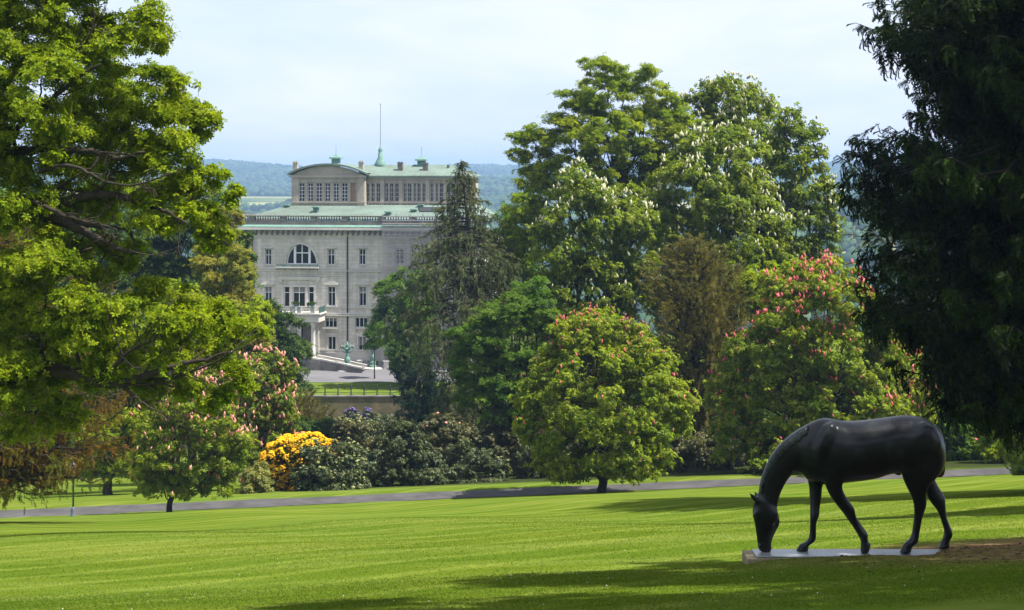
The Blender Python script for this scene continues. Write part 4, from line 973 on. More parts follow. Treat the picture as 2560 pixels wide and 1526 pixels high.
# plants in bowls on the balcony pedestals
for i, (u, lab) in enumerate([(739, 'dark planted bowl above the left pedestals of the balcony'), (769, 'slim upright planter on the villa balcony railing'), (781, 'dark planted bowl on the right pedestal of the balcony')]):
    x = LX(u, PYF); q = villa.matrix_basis if False else None
    wx = VR[0] + x*VC + (PYF+.25)*VS; wy = VR[1] - x*VS + (PYF+.25)*VC; wz = VR[2] + zr1 + (.07 if i != 1 else .0)
    r = empty('planter', (wx, wy, wz)); tag(r, lab, 'planter', 'planters on the villa balcony')
    b = MB().lathe(0, 0, [(.12, 0),(.07, .08),(.3 if i != 1 else .14, .26),(.33 if i != 1 else .16, .32)], 12); b.build('bowl', COPPERD, r, smooth=True)
    rg = np.random.default_rng(i); kk = 150; wd = (.62, .16, .42)[i]; pos = rg.normal(size=(kk, 3))*[wd*.45, .15, .10] + [0, 0, .42]
    Vv, Ff = stamp(T_OAK[0], T_OAK[1], pos, frames(kk, rg.normal(size=(kk, 3)) + [0, 0, .8], rg), .14*rg.uniform(.7, 1.3, kk)); npmesh('plant', Vv, [Ff], LM['darkg'], r)

def vw(x, y, z): return (VR[0] + x*VC + y*VS, VR[1] - x*VS + y*VC, VR[2] + z)
# carriage ramp that curves down from the portico to the drive
m = MB(); pts = []
for u, v, yl in ((700, 895, -2.5), (745, 895, -4.0), (775, 897, -4.6), (800, 901, -4.6), (830, 907, -4.9), (860, 913, -5.6), (885, 919, -6.3), (905, 923, -6.6)):
    x, z = L2(u, v, yl); pts.append((x, yl, max(z, .06)))
for (a, b) in zip(pts, pts[1:]):
    m.add([(a[0],a[1],a[2]),(b[0],b[1],b[2]),(b[0],b[1]+3.0,b[2]),(a[0],a[1]+3.0,a[2]),(a[0],a[1],-.3),(b[0],b[1],-.3)], [(0,1,2,3),(4,5,1,0)])
r = m.build('ramp', STONED, None); r.location = tuple(VR); r.rotation_euler = (0, 0, -VA); tag(r, kind='structure')
k = MB()
for off, h in ((0, .22), (2.9, .22)):
    for (a, b) in zip(pts, pts[1:]):
        A = (a[0], a[1]+off, a[2]); B = (b[0], b[1]+off, b[2])
        k.add([(A[0],A[1],A[2]+.003),(B[0],B[1],B[2]+.003),(B[0],B[1]+.4,B[2]+.003),(A[0],A[1]+.4,A[2]+.003),(A[0],A[1],A[2]+h),(B[0],B[1],B[2]+h),(B[0],B[1]+.4,B[2]+h),(A[0],A[1]+.4,A[2]+h)], [(0,1,5,4),(4,5,6,7),(3,7,6,2)])
kb = k.build('kerb', STONE, r)
# low wall with pillars before the basement
rt = empty('area_wall', vw(LX(815, -1.2), -1.2, 0), -VA); tag(rt, 'low stone area wall with capped pillars before the villa basement', 'wall')
x0 = LX(815, -1.2)
MB().box(0, LX(985,-1.2)-x0, -.1, .1, 0, .28).build('coping', STONE, rt)
for u in (838, 900, 966):
    x = LX(u, -1.2)-x0; MB().box(x-.32, x+.32, -.3, .3, 0, 1.0).box(x-.4, x+.4, -.38, .38, 1.003, 1.15).build('pillar', STONE, rt)

# bronze lamp standards on the forecourt
def standard(u, v0, v1, yl, lab, full):
    a = (u-CU)/F; Y = 26.85*F/(v0-HV); x = a*Y; H = (v0-v1)/F*Y
    r = empty('lamp_standard', (x, Y, -26.9)); tag(r, lab, 'lamp standard', 'green bronze lamp standards before the villa')
    m = MB(); m.lathe(0, 0, [(1.5, -.1),(1.5, .12),(1.35, .16),(1.35, .2)], 24); m.build('plinth', STONE, r)
    m = MB(); m.lathe(0, 0, [(.62, .203),(.60, .45),(.45, .55),(.50, .9),(.33, 1.1),(.42, 1.5),(.40, 1.75),(.22, 2.0)], 8); m.build('pedestal', COPPER2, r, smooth=False)
    m = MB(); m.lathe(0, 0, [(.16, 1.9),(.24, 2.1),(.15, 2.4),(.20, 3.3),(.15, 3.5),(.25, 3.6),(.16, 3.75),(.14, H-2.0),(.24, H-1.9),(.15, H-1.7),(.13, H-.9)], 12); m.build('shaft', COPPER2, r, smooth=True)
    m = MB(); m.lathe(0, 0, [(.14, H-1.3),(.5, H-1.1),(.6, H-.95),(.2, H-.9)], 12)
    for i in range(6):
        t = i*math.pi/3; c, s = math.cos(t), math.sin(t)
        m.tube([(0,0,H-1.5),(.45*c,.45*s,H-1.55),(.75*c,.75*s,H-1.3),(.8*c,.8*s,H-1.0)], [.05,.05,.04,.05], 5)
    m.build('arm', COPPER2, r, smooth=True)
    for i in range(6):
        t = i*math.pi/3; MB().lathe(.8*math.cos(t), .8*math.sin(t), [(.06,H-1.0),(.17,H-.88),(.2,H-.7),(.13,H-.55),(.02,H-.48)], 8).build('lamp', COPPER, r, smooth=True)
    MB().lathe(0, 0, [(.12,H-.88),(.2,H-.7),(.22,H-.45),(.14,H-.2),(.03,H)], 8).build('finial', COPPER2, r, smooth=True)
standard(868, 927, 853, 0, 'tall green bronze lamp standard at the end of the ramp, left of the two', True)
standard(932, 921, 846, 0, 'green bronze lamp standard with its head hidden in a small tree, right of the two', True)

# scaffolding and netting on the right part of the front
sc = empty('scaffold', vw(XS, -1.4, 0), -VA); tag(sc, 'pale scaffolding with grey debris netting over the right part of the villa front', 'scaffold')
SW = XR-XS-1; Hs = LZ(545, -1.4)
m = MB()
for i in range(int(SW/1.9)+1):
    for y in (0, 1.0): m.tube([(i*1.9, y, 0), (i*1.9, y, Hs+.6)], .035, 5, cap=False)
m.build('upright', METALG, sc)
m = MB(); z = .2
while z < Hs:
    for y in (0, 1.0):
        for dz in (0, .5, 1.0): m.tube([(0, y, z+dz), (SW, y, z+dz)], .025, 4, cap=False)
    z += 2.0
m.build('ledger', METALG, sc)
m = MB(); z = .25
while z < Hs: m.box(0, SW, .1, .9, z-.05, z); z += 2.0
m.build('deck', plainmat('scaffold_board', (.30, .26, .22), .9), sc)
nm, nn, nl, nb_, no = nt('debris_net'); nb_.inputs['Base Color'].default_value = (.33, .31, .34, 1); nb_.inputs['Roughness'].default_value = .9
tr = nn.new('ShaderNodeBsdfTransparent'); ms = nn.new('ShaderNodeMixShader'); ms.inputs[0].default_value = .28
nl.new(tr.outputs[0], ms.inputs[1]); nl.new(nb_.outputs[0], ms.inputs[2]); nl.new(ms.outputs[0], no.inputs['Surface'])
m = MB(); 
for i in range(int(SW/1.9)):
    for j in range(int(Hs/2)): x, z = i*1.9, j*2.0+.2; m.quad((x+.04,-.05,z),(x+1.86,-.05,z),(x+1.86,-.06,z+1.95),(x+.04,-.06,z+1.95))
m.build('netting', nm, sc)

# ------------------------------------------------------------------ terrace: drive, lawn strip, wall, railing
def flat(name, x0, x1, y0, y1, z, mat): 
    o = MB().quad((x0,y0,z),(x1,y0,z),(x1,y1,z),(x0,y1,z)).build(name, mat); tag(o, kind='structure'); return o
GRAVEL_ = plainmat('pale_drive', (.155, .15, .155), .95, col2=(.12, .118, .122), scale=.25, bump=.3, bscale=40, spec=.1)
flat('drive', -70, -4, 208.3, 232, -26.88, GRAVEL_)
WALLM = plainmat('rubble_wall', (.19, .14, .085), .95, col2=(.075, .075, .03), scale=.8, bump=.8, bscale=5)
tw = empty('terrace_wall', (-27, 195.55, -33.5)); tag(tw, 'brown mossy rubble retaining wall below the terrace lawn', 'wall')
MB().box(-55, 85, -.35, .15, -1, 6.5).build('wall', WALLM, tw)
MB().box(-55, 85, -.48, .3, 6.503, 6.68).build('coping', STONED, tw)
IRON = plainmat('iron', (.03, .033, .035), .6)
rl = empty('railing', (-27, 195.75, -26.82)); tag(rl, 'low dark iron railing with evenly spaced posts along the terrace edge', 'railing')
def postx(u): return (u-CU)/F*195.75 + 27
px = [postx(780 + 32.6*i) for i in range(-6, 13)]
for x in px:
    m = MB(); m.lathe(x, 0, [(.16,0),(.14,.12),(.075,.2),(.07,1.0),(.11,1.04),(.10,1.12),(.03,1.25)], 8); m.build('post', IRON, rl)
m = MB()
for z in (.80, .30): m.tube([(px[0],0,z),(px[-1],0,z)], .028, 5)
m.build('rail', IRON, rl)
m = MB()
for a, b in zip(px, px[1:]): c = (a+b)/2; m.box(c-.10, c+.10, -.03, .03, .74, .90)
m.build('ornament', IRON, rl)

# ------------------------------------------------------------------ park lamp beside the path
Y = 91.; x = (183-CU)/F*Y; b = (x, Y, g(x, Y)); H = (1293-1172)/F*Y
lp = empty('park_lamp', b); tag(lp, 'slender grey park lamp post with a pale globe lantern beside the path at left', 'street lamp')
POST = plainmat('lamp_post_paint', (.10, .115, .135), .5)
m = MB(); m.lathe(0, 0, [(.17,-.2),(.17,.06),(.13,.1),(.15,.35),(.10,.45),(.06,.55)], 12); m.build('base', POST, lp, smooth=True)
m = MB(); m.lathe(0, 0, [(.055,.5),(.045,H-.35),(.07,H-.33),(.03,H-.2)], 10); m.build('pole', POST, lp, smooth=True)
m = MB(); m.lathe(0, 0, [(.05,H-.2),(.19,H-.12),(.24,H+.03),(.22,H+.17)], 14); m.build('globe', plainmat('milky_glass', (.7, .72, .74), .3, vary=.1), lp, smooth=True)
m = MB(); m.lathe(0, 0, [(.25,H+.173),(.20,H+.23),(.05,H+.3),(.02,H+.36)], 14); m.build('lamp_cap', METALG, lp, smooth=True)
# ------------------------------------------------------------------ bronze horse
HY = 19.1
def hz(U, V, dy=0.0):
    u = 1820 + U/3.227; v = 980 + V/3.227
    return P(u, v, HY + dy)
BRONZE = None
def bronzemat():
    m, n, l, b, out = nt('bronze'); tc = n.new('ShaderNodeTexCoord'); O = tc.outputs['Object']
    nz = noise(n, l, 3.5, 7, .65, O); r = ramp(n, [(.32, (.004, .0045, .006)), (.55, (.008, .009, .011)), (.74, (.020, .028, .026))]); l.new(nz.outputs['Fac'], r.inputs[0])
    ms_ = n.new('ShaderNodeMapping'); ms_.inputs['Scale'].default_value = (7, 7, .9); l.new(O, ms_.inputs[0])
    sn = noise(n, l, 1.6, 6, .7, ms_.outputs[0]); sr = ramp(n, [(.52, (0, 0, 0)), (.72, (.6, .6, .6))]); l.new(sn.outputs['Fac'], sr.inputs[0])
    l.new(mixc(n, l, sr.outputs[0], r.outputs[0], (.018, .025, .022)), b.inputs['Base Color']); b.inputs['Metallic'].default_value = 0
    rr = n.new('ShaderNodeMapRange'); rr.inputs[3].default_value = .22; rr.inputs[4].default_value = .44
    n2 = noise(n, l, 9, 6, .7, O); l.new(n2.outputs['Fac'], rr.inputs[0]); l.new(rr.outputs[0], b.inputs['Roughness'])
    mp = n.new('ShaderNodeMapping'); mp.inputs['Scale'].default_value = (1, 1, .25); l.new(O, mp.inputs[0])
    bn = noise(n, l, 14, 6, .65, mp.outputs[0]); bp = n.new('ShaderNodeBump'); bp.inputs['Strength'].default_value = .3; bp.inputs['Distance'].default_value = .008
    l.new(bn.outputs['Fac'], bp.inputs['Height']); l.new(bp.outputs[0], b.inputs['Normal']); b.inputs['Specular IOR Level'].default_value = .28; b.inputs['Coat Weight'].default_value = .16; b.inputs['Coat Roughness'].default_value = .12
    return m
BRONZE = bronzemat()
PATINA = BRONZE.copy(); PATINA.name = 'bronze_patina'
for e_, c_ in zip(PATINA.node_tree.nodes['Color Ramp'].color_ramp.elements, ((.012,.017,.016,1),(.024,.034,.031,1),(.045,.065,.058,1))): e_.color = c_

def loft(m, secs, k=28, pw=2.0, sub=4):
    """secs: (top point, bottom point, half width, y centre): ellipses swept along, rounded ends"""
    A = np.array([np.concatenate([s[0], s[1], [s[2]]]) for s in secs])
    n = len(A); t = np.arange(n); tt = np.linspace(0, n-1, (n-1)*sub+1)
    # Catmull-Rom
    def cr(col):
        out = []
        for x in tt:
            i = min(int(x), n-2); f = x-i; p0, p1, p2, p3 = col[max(i-1,0)], col[i], col[i+1], col[min(i+2,n-1)]
            out.append(.5*((2*p1) + (-p0+p2)*f + (2*p0-5*p1+4*p2-p3)*f*f + (-p0+3*p1-3*p2+p3)*f**3))
        return out
    B = np.stack([cr(A[:, c]) for c in range(7)], 1)
    V = []; Fc = []
    for r in B:
        T, Bo, w = r[:3], r[3:6], r[6]; c = (T+Bo)/2; h = (T-Bo)/2
        for j in range(k):
            a = 2*math.pi*j/k; ca, sa = math.cos(a), math.sin(a)
            q = c + h*ca*abs(ca)**(2/pw-1) if pw != 2 else c + h*ca
            V.append((q[0], q[1] + w*sa, q[2]))
    nn = len(B)
    for i in range(nn-1):
        for j in range(k): j2 = (j+1) % k; Fc.append((i*k+j, i*k+j2, (i+1)*k+j2, (i+1)*k+j))
    Fc.append(tuple(range(k-1, -1, -1))); Fc.append(tuple((nn-1)*k+j for j in range(k)))
    m.add(V, Fc)

def ellipsoid(m, c, r, rot=0.0):
    """rot: turn in the side view"""
    v, f = T_BALL2; v = v*np.array(r); ca, sa = math.cos(rot), math.sin(rot)
    v = np.stack([v[:,0]*ca - v[:,2]*sa, v[:,1], v[:,0]*sa + v[:,2]*ca], 1) + c
    m.add(v, [tuple(x) for x in f])

def leg(m, pts, y0, y1, sub=4):   # drawn from the hip down
    """pts: (U left edge, U right edge, V) or ((U,V),(U,V)) edges of the limb seen from the side, lateral factor"""
    secs = []; n = len(pts)
    for i, p in enumerate(pts):
        a, b, k = p; dy = y0 + (y1-y0)*min(1, i/(n*.55)); A = hz(*a, dy); B = hz(*b, dy)
        w = np.linalg.norm(A-B)/2*k; secs.append((A, B, w))
    loft(m, secs, 18, 2.0, sub)

def horse():
    m = MB()
    body = [((1752,480),(1745,560),.05),((1738,390),(1728,640),.13),((1700,310),(1680,690),.21),((1640,245),(1600,700),.255),((1560,203),(1520,690),.275),((1470,189),(1450,672),.275),((1390,191),(1385,655),.265),
            ((1300,203),(1300,665),.275),((1200,217),(1200,697),.295),((1100,229),(1090,716),.305),((1000,235),(985,728),.31),((920,232),(905,738),.30),((850,219),(830,748),.27),((790,211),(760,748),.235),
            ((725,222),(690,728),.205),((665,250),(625,690),.175),((610,286),(588,640),.15),((560,318),(560,610),.12)]
    loft(m, [(hz(*a), hz(*b), w) for a, b, w in body], 32, 2.0)
    neck = [((700,235),(640,715),.15),((640,262),(602,672),.145),((570,303),(568,650),.125),((500,352),(540,652),.112),((440,402),(515,672),.103),((385,462),(488,702),.097),((335,535),(462,742),.092),((298,610),(440,785),.088),
            ((270,680),(422,828),.084),((253,750),(408,875),.082),((243,815),(398,925),.080),((225,870),(400,960),.078)]
    loft(m, [(hz(*a), hz(*b), w) for a, b, w in neck], 26, 2.0)
    head = [((250,800),(330,840),.05),((222,858),(370,885),.085),((206,905),(396,945),.098),((197,955),(412,1000),.103),((200,1000),(419,1040),.10),((208,1040),(412,1080),.088),((216,1080),(392,1115),.076),((222,1120),(376,1150),.066),
            ((228,1160),(362,1185),.058),((233,1200),(352,1215),.054),((236,1235),(352,1245),.056),((243,1265),(354,1270),.056),((262,1290),(342,1296),.04)]
    loft(m, [(hz(*a), hz(*b), w) for a, b, w in head], 24, 2.0)
    def bulge(U, V, rx, rz, prot, rot, s, ry=.13):
        # lies on the flank: centre set so that it stands prot proud of the loft's width there
        best = min(body, key=lambda q: abs((q[0][0]+q[1][0])/2 - U)); (ua, va), (ub, vb_), w = best
        c = (va+vb_)/2; h = abs(vb_-va)/2; k = math.sqrt(max(.05, 1 - min(.97, abs(V-c)/h)**2))
        ellipsoid(m, hz(U, V, s*(w*k + prot - ry)), (rx, ry, rz), rot)
    # eyes, cheek, nostril rims, muscles, bony points
    for s in (-1, 1):
        ellipsoid(m, hz(214, 1000, s*.085), (.030, .024, .034)); ellipsoid(m, hz(350, 1000, s*.07), (.085, .045, .12), -.1)
        ellipsoid(m, hz(222, 975, s*.072), (.035, .035, .02), .5); ellipsoid(m, hz(256, 1250, s*.045), (.022, .018, .03)); ellipsoid(m, hz(270, 1100, s*.05), (.02, .02, .17), .08)
        bulge(775, 430, .15, .30, .020, -.35, s); bulge(860, 620, .13, .17, .020, .2, s); bulge(1570, 450, .24, .32, .018, -.1, s); bulge(1440, 570, .10, .20, .018, .25, s)
    ellipsoid(m, hz(1375, 655, -.03), (.045, .04, .035))
    # ears
    for a, b, c, dy in (((255,895),(205,850),(166,808),-.055), ((262,880),(232,840),(211,794),.055)):
        A, B, C = hz(*a, dy), hz(*b, dy*1.1), hz(*c, dy*1.15)
        d = unit(C-A); nrm = unit(np.cross(d, [0, 1, 0]))
        secs = [(A+nrm*.026, A-nrm*.026, .024), (A*.6+B*.4+nrm*.036, A*.6+B*.4-nrm*.034, .026), (B+nrm*.034, B-nrm*.03, .022), (B*.45+C*.55+nrm*.020, B*.45+C*.55-nrm*.018, .013), (C+nrm*.004, C-nrm*.004, .004)]
        loft(m, secs, 12, 2.0, 3)
    # legs: edges read from the photograph
    leg(m, [((610,560),(880,560),.38),((640,660),(850,660),.42),((640,720),(800,700),.55),((650,760),(765,760),.62),((655,830),(758,830),.72),((657,890),(750,890),.78),((660,935),(742,935),.86),((659,975),(740,975),.92),((660,1010),(733,1012),.92),
            ((659,1050),(716,1052),1.0),((658,1110),(713,1112),1.0),((656,1150),(713,1155),1.05),((646,1185),(709,1190),1.1),((628,1205),(690,1218),1.05),((592,1222),(652,1240),1.0)], .17, .06)
    leg(m, [((760,560),(960,560),.42),((770,650),(945,660),.45),((775,720),(930,735),.5),((792,780),(925,775),.58),((828,850),(950,835),.66),((868,905),(985,890),.74),((908,955),(1020,935),.82),((940,995),(1028,975),.92),((962,1030),(1038,1010),.94),
            ((990,1065),(1058,1040),.98),((1015,1105),(1080,1075),1.0),((1040,1145),(1110,1115),1.05),((1058,1180),(1130,1150),1.12),((1070,1205),(1128,1180),1.05),((1076,1228),(1135,1215),1.05)], -.17, -.06)
    leg(m, [((1380,480),(1740,480),.34),((1385,580),(1740,600),.36),((1400,670),(1690,690),.40),((1425,740),(1640,740),.48),((1455,800),(1610,790),.58),((1478,850),(1600,845),.68),((1492,890),(1604,885),.72),((1498,930),(1600,925),.76),((1500,970),(1585,970),.84),
            ((1498,1020),(1568,1025),.95),((1490,1080),(1556,1085),1.0),((1482,1140),(1545,1145),1.02),((1468,1175),(1538,1190),1.08),((1452,1195),(1530,1222),1.0),((1420,1218),(1490,1250),1.0),((1412,1240),(1482,1266),.95)], -.16, -.08)
    leg(m, [((1500,520),(1745,520),.36),((1520,620),(1735,610),.38),((1560,700),(1670,680),.52),((1590,770),(1690,745),.62),((1602,840),(1735,820),.66),((1625,880),(1752,850),.70),((1655,920),(1755,885),.76),((1680,950),(1758,940),.84),((1700,990),(1762,985),.92),
            ((1718,1040),(1775,1035),1.0),((1735,1090),(1796,1085),1.02),((1742,1125),(1811,1125),1.08),((1738,1160),(1811,1165),1.12),((1728,1185),(1795,1192),1.0),((1715,1208),(1782,1220),1.0)], .16, .09)
    # hooves
    def hoof(tl, tr, bl, br, dy):
        A, B, Cc, D = hz(*tl, dy), hz(*tr, dy), hz(*bl, dy), hz(*br, dy)
        V = []; k = 18
        for P0, P1, w in ((A, B, .052), ((A+Cc)/2, (B+D)/2, .060), (Cc, D, .068)):
            c = (P0+P1)/2; h = (P1-P0)/2
            for j in range(k): a = 2*math.pi*j/k; V.append((c + h*math.cos(a) + np.array([0, w*math.sin(a), 0])))
        Fc = [(i*k+j, i*k+(j+1) % k, (i+1)*k+(j+1) % k, (i+1)*k+j) for i in range(2) for j in range(k)] + [tuple(range(k-1,-1,-1)), tuple(2*k+j for j in range(k))]
        m.add(V, Fc)
    hoof((580,1222),(652,1236),(545,1284),(648,1286),.06); hoof((1070,1224),(1157,1222),(1066,1302),(1135,1302),-.06)
    hoof((1415,1228),(1484,1258),(1380,1300),(1478,1300),-.08); hoof((1722,1206),(1784,1216),(1690,1268),(1792,1262),.09)
    root = empty('horse_statue', hz(900, 1300)); off = np.array(root.location)
    tag(root, 'dark bronze statue of a grazing horse, head down to its plinth', 'statue')
    o = m.build('body', BRONZE, root, off=off)
    md = o.modifiers.new('r', 'REMESH'); md.mode = 'VOXEL'; md.voxel_size = .0105; md.adaptivity = 0
    sm = o.modifiers.new('s', 'SMOOTH'); sm.factor = .6; sm.iterations = 22
    dg = bpy.context.evaluated_depsgraph_get(); me = bpy.data.meshes.new_from_object(o.evaluated_get(dg))
    o.modifiers.clear(); o.data = me; me.polygons.foreach_set('use_smooth', [True]*len(me.polygons))
    if not me.materials: me.materials.append(BRONZE)
    # mane: combed locks lying on the crest
    rg = random.Random(4); mm = MB()
    crest = [(640,262),(570,300),(500,348),(440,398),(385,458),(335,530),(298,605),(272,675),(254,745),(245,810)]
    low = [(640,340),(585,400),(540,430),(490,480),(430,530),(385,590),(345,650),(312,700),(285,765),(268,830)]
    def lerp(T, t):
        j = min(int(t), len(T)-2); f = t-j; return [T[j][c]*(1-f) + T[j+1][c]*f for c in (0, 1)]
    nn, ns = 300, 12
    for sd, reach in ((-1, 1.0), (1, .5)):
        V = []; Fc = []
        for i in range(nn):
            t = i/(nn-1)*(len(crest)-1.001); a = lerp(crest, t); b = lerp(low, t); w = .130 - .045*min(1, t/6)
            rch = reach*(.86 + .07*math.sin(i*.21) + .05*math.sin(i*.53+1) + .03*math.sin(i*1.9))
            for q in range(ns):
                s = q/(ns-1)*rch; sw = 14*s*s
                h = 1 - 2*.36*s; y = w*math.sqrt(max(0, 1-h*h)) + .011*(1 - (q/(ns-1))**3) + .0035*math.sin(i*.75 + 2.2*s) + .002*math.sin(i*2.1)
                if q == ns-1: y -= .010
                V.append(hz(a[0]*(1-s)+b[0]*s + (2 if s < .1 else 0), a[1]*(1-s)+b[1]*s + sw - (3 if q == 0 else 0), sd*y if q else 0))
        Fc = [(i*ns+q, i*ns+q+1, (i+1)*ns+q+1, (i+1)*ns+q) for i in range(nn-1) for q in range(ns-1)]
        mm.add(V, Fc if sd < 0 else [f[::-1] for f in Fc])
    # forelock
    for i in range(6): mm.tube([hz(250, 850, (i-2.5)*.012), hz(225, 885, (i-2.5)*.016), hz(207, 930, (i-2.5)*.018)], [.010, .012, .003], 5)
    mm.build('mane', PATINA, root, off=off, smooth=True)
    tl = MB(); loft(tl, [(hz(1672,262), hz(1650,300), .05), (hz(1715,310), hz(1680,345), .055), (hz(1742,390), hz(1700,410), .06), (hz(1752,480), hz(1690,490), .066), (hz(1750,560), hz(1670,560), .07), (hz(1752,620), hz(1640,615), .075), (hz(1744,660), hz(1635,660), .07), (hz(1730,682), hz(1645,684), .045)], 18, 2.0)
    for i in range(26):
        y = rg.uniform(-.06, .06); u = rg.uniform(-28, 28)
        tl.tube([hz(1700+u*.4, 320, y*.6), hz(1727+u*.8, 430, y), hz(1716+u, 560, y*1.1), hz(1692+u*1.3, 668+rg.uniform(-12, 18), y)], [.01, .016, .017, .005], 5)
    tl.build('tail', BRONZE, root, off=off, smooth=True)
horse()

# plinth: a pale plate on a stone base, its right end buried in the bank
zt = -4.49
def plinth():
    x0, x1 = 2.865, 5.14; ya, yb_ = 18.885, 19.25
    r = empty('plinth', (x0, ya, zt)); tag(r, 'long flat pale plinth under the bronze horse, its right end sunk in earth', 'plinth')
    o = (x0, ya, zt)
    m = MB().box(x0+.02, x1, ya, yb_, zt-.022, zt); b = m.build('plate', plainmat('brushed_plate', (.34, .36, .38), .38, metal=.5, col2=(.24, .25, .25), scale=2.5, bump=.1), r, off=o)
    bv = b.modifiers.new('b', 'BEVEL'); bv.width = .004
    m = MB().box(x0-.09, x1+.1, ya-.035, yb_+.05, zt-.45, zt-.024); b = m.build('base', plainmat('sandstone', (.30, .24, .15), .9, col2=(.16, .14, .085), scale=4, bump=.5), r, off=o)
    bv = b.modifiers.new('b', 'BEVEL'); bv.width = .006
plinth()
# ------------------------------------------------------------------ terrain, path, drive, hills
def ground():
    ys = np.concatenate([np.arange(-60, 0, 4.), np.arange(0, 60, .5), np.arange(60, 96, 1.), np.arange(84, 118, .3)[0:0], np.arange(96, 120, .5), np.arange(120, 195, 2.5),
                         [195.2, 195.65, 195.75, 196.5], np.arange(199, 280, 4.), np.geomspace(284, 8000, 150)])
    ys = np.unique(ys); s = np.linspace(-1, 1, 241)
    X = s[None, :]*(60 + .62*np.maximum(ys, 0))[:, None]; Yg = np.repeat(ys[:, None], len(s), 1)
    Z = gz(X, Yg)
    V = np.stack([X, Yg, Z], 2).reshape(-1, 3); nr, nc = X.shape
    i, j = np.meshgrid(np.arange(nr-1), np.arange(nc-1), indexing='ij'); a = (i*nc + j).ravel()
    o = npmesh('ground', V, [np.stack([a, a+1, a+nc+1, a+nc], 1)], GRASS, smooth=True); tag(o, kind='structure')

def grassmat():
    m, n, l, b, out = nt('lawn_grass')
    tc = n.new('ShaderNodeTexCoord'); O = tc.outputs['Object']
    mp = n.new('ShaderNodeMapping'); mp.inputs['Scale'].default_value = (.10, .42, 1); mp.inputs['Rotation'].default_value = (0, 0, rad(-42)); l.new(O, mp.inputs[0])
    st = noise(n, l, 1.0, 4, .55, mp.outputs[0], .6)
    mp2 = n.new('ShaderNodeMapping'); mp2.inputs['Scale'].default_value = (.5, 1.3, 1); mp2.inputs['Rotation'].default_value = (0, 0, rad(-30)); l.new(O, mp2.inputs[0])
    st2 = noise(n, l, 1.0, 6, .7, mp2.outputs[0], .3)
    big = noise(n, l, .12, 4, .6, O); fine = noise(n, l, 9, 6, .75, O)
    r1 = ramp(n, [(.30, (.064, .105, .010)), (.50, (.080, .122, .013)), (.62, (.110, .148, .026)), (.72, (.090, .130, .015))]); l.new(st.outputs['Fac'], r1.inputs[0])
    r2 = ramp(n, [(.3, (.78, .84, .7)), (.7, (1.18, 1.12, 1.25))]); l.new(st2.outputs['Fac'], r2.inputs[0])
    c = mixc(n, l, 1, r1.outputs[0], r2.outputs[0], 'MULTIPLY')
    r3 = ramp(n, [(.3, (.82, .92, .8)), (.72, (1.22, 1.05, 1.0))]); l.new(big.outputs['Fac'], r3.inputs[0])
    c = mixc(n, l, 1, c, r3.outputs[0], 'MULTIPLY')
    r4 = ramp(n, [(.3, (.90, .91, .88)), (.7, (1.09, 1.08, 1.1))]); l.new(fine.outputs['Fac'], r4.inputs[0])
    c = mixc(n, l, 1, c, r4.outputs[0], 'MULTIPLY')
    # faint lighter mowing lines that curve across the slope
    mw = n.new('ShaderNodeMapping'); mw.inputs['Rotation'].default_value = (0, 0, rad(-46)); l.new(O, mw.inputs[0])
    wv = n.new('ShaderNodeTexWave'); wv.bands_direction = 'Y'; wv.inputs['Scale'].default_value = .14; wv.inputs['Distortion'].default_value = 3.0; wv.inputs['Detail'].default_value = 2; wv.inputs['Detail Scale'].default_value = .25; l.new(mw.outputs[0], wv.inputs['Vector'])
    wr = ramp(n, [(.80, (0, 0, 0)), (1.0, (.8, .8, .8))]); l.new(wv.outputs['Fac'], wr.inputs[0])
    wm = n.new('ShaderNodeMath'); wm.operation = 'MULTIPLY'; l.new(wr.outputs[0], wm.inputs[0]); l.new(st2.outputs['Fac'], wm.inputs[1])
    c = mixc(n, l, wm.outputs[0], c, (.165, .20, .035))
    # bare earth and needles under the shade tree beside the horse
    def ell(cx, cy, rx, ry, ang, soft):
        mm = n.new('ShaderNodeMapping'); mm.vector_type = 'TEXTURE'; mm.inputs['Location'].default_value = (cx, cy, 0)
        mm.inputs['Scale'].default_value = (rx, ry, 1e4); mm.inputs['Rotation'].default_value = (0, 0, rad(ang)); l.new(O, mm.inputs[0])
        ln = n.new('ShaderNodeVectorMath'); ln.operation = 'LENGTH'; l.new(mm.outputs[0], ln.inputs[0])
        nn = noise(n, l, 1.3, 6, .7, O); ad = n.new('ShaderNodeMath'); ad.operation = 'MULTIPLY_ADD'; ad.inputs[1].default_value = 1.5
        l.new(nn.outputs['Fac'], ad.inputs[0]); sb = n.new('ShaderNodeMath'); sb.operation = 'SUBTRACT'; sb.inputs[1].default_value = .75
        l.new(ln.outputs['Value'], ad.inputs[2]); l.new(ad.outputs[0], sb.inputs[0])
        q = n.new('ShaderNodeMapRange'); q.inputs[1].default_value = 1 + soft; q.inputs[2].default_value = 1 - soft
        l.new(sb.outputs[0], q.inputs[0]); return q.outputs[0]
    dn = noise(n, l, 7, 8, .75, O)
    dr = ramp(n, [(.35, (.06, .034, .020)), (.5, (.15, .082, .048)), (.66, (.24, .14, .09))]); l.new(dn.outputs['Fac'], dr.inputs[0])
    c = mixc(n, l, ell(7.5, 18.9, 3.6, 2.7, 0, .35), c, dr.outputs[0])
    dr2 = ramp(n, [(.35, (.05, .055, .014)), (.65, (.12, .115, .035))]); l.new(dn.outputs['Fac'], dr2.inputs[0])
    e2 = ell(5.0, 18.3, 2.9, 1.1, 0, .5); mu = n.new('ShaderNodeMath'); mu.operation = 'MULTIPLY'; mu.inputs[1].default_value = .55; l.new(e2, mu.inputs[0])
    c = mixc(n, l, mu.outputs[0], c, dr2.outputs[0])
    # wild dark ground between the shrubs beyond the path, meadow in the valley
    sp = n.new('ShaderNodeSeparateXYZ'); l.new(O, sp.inputs[0])
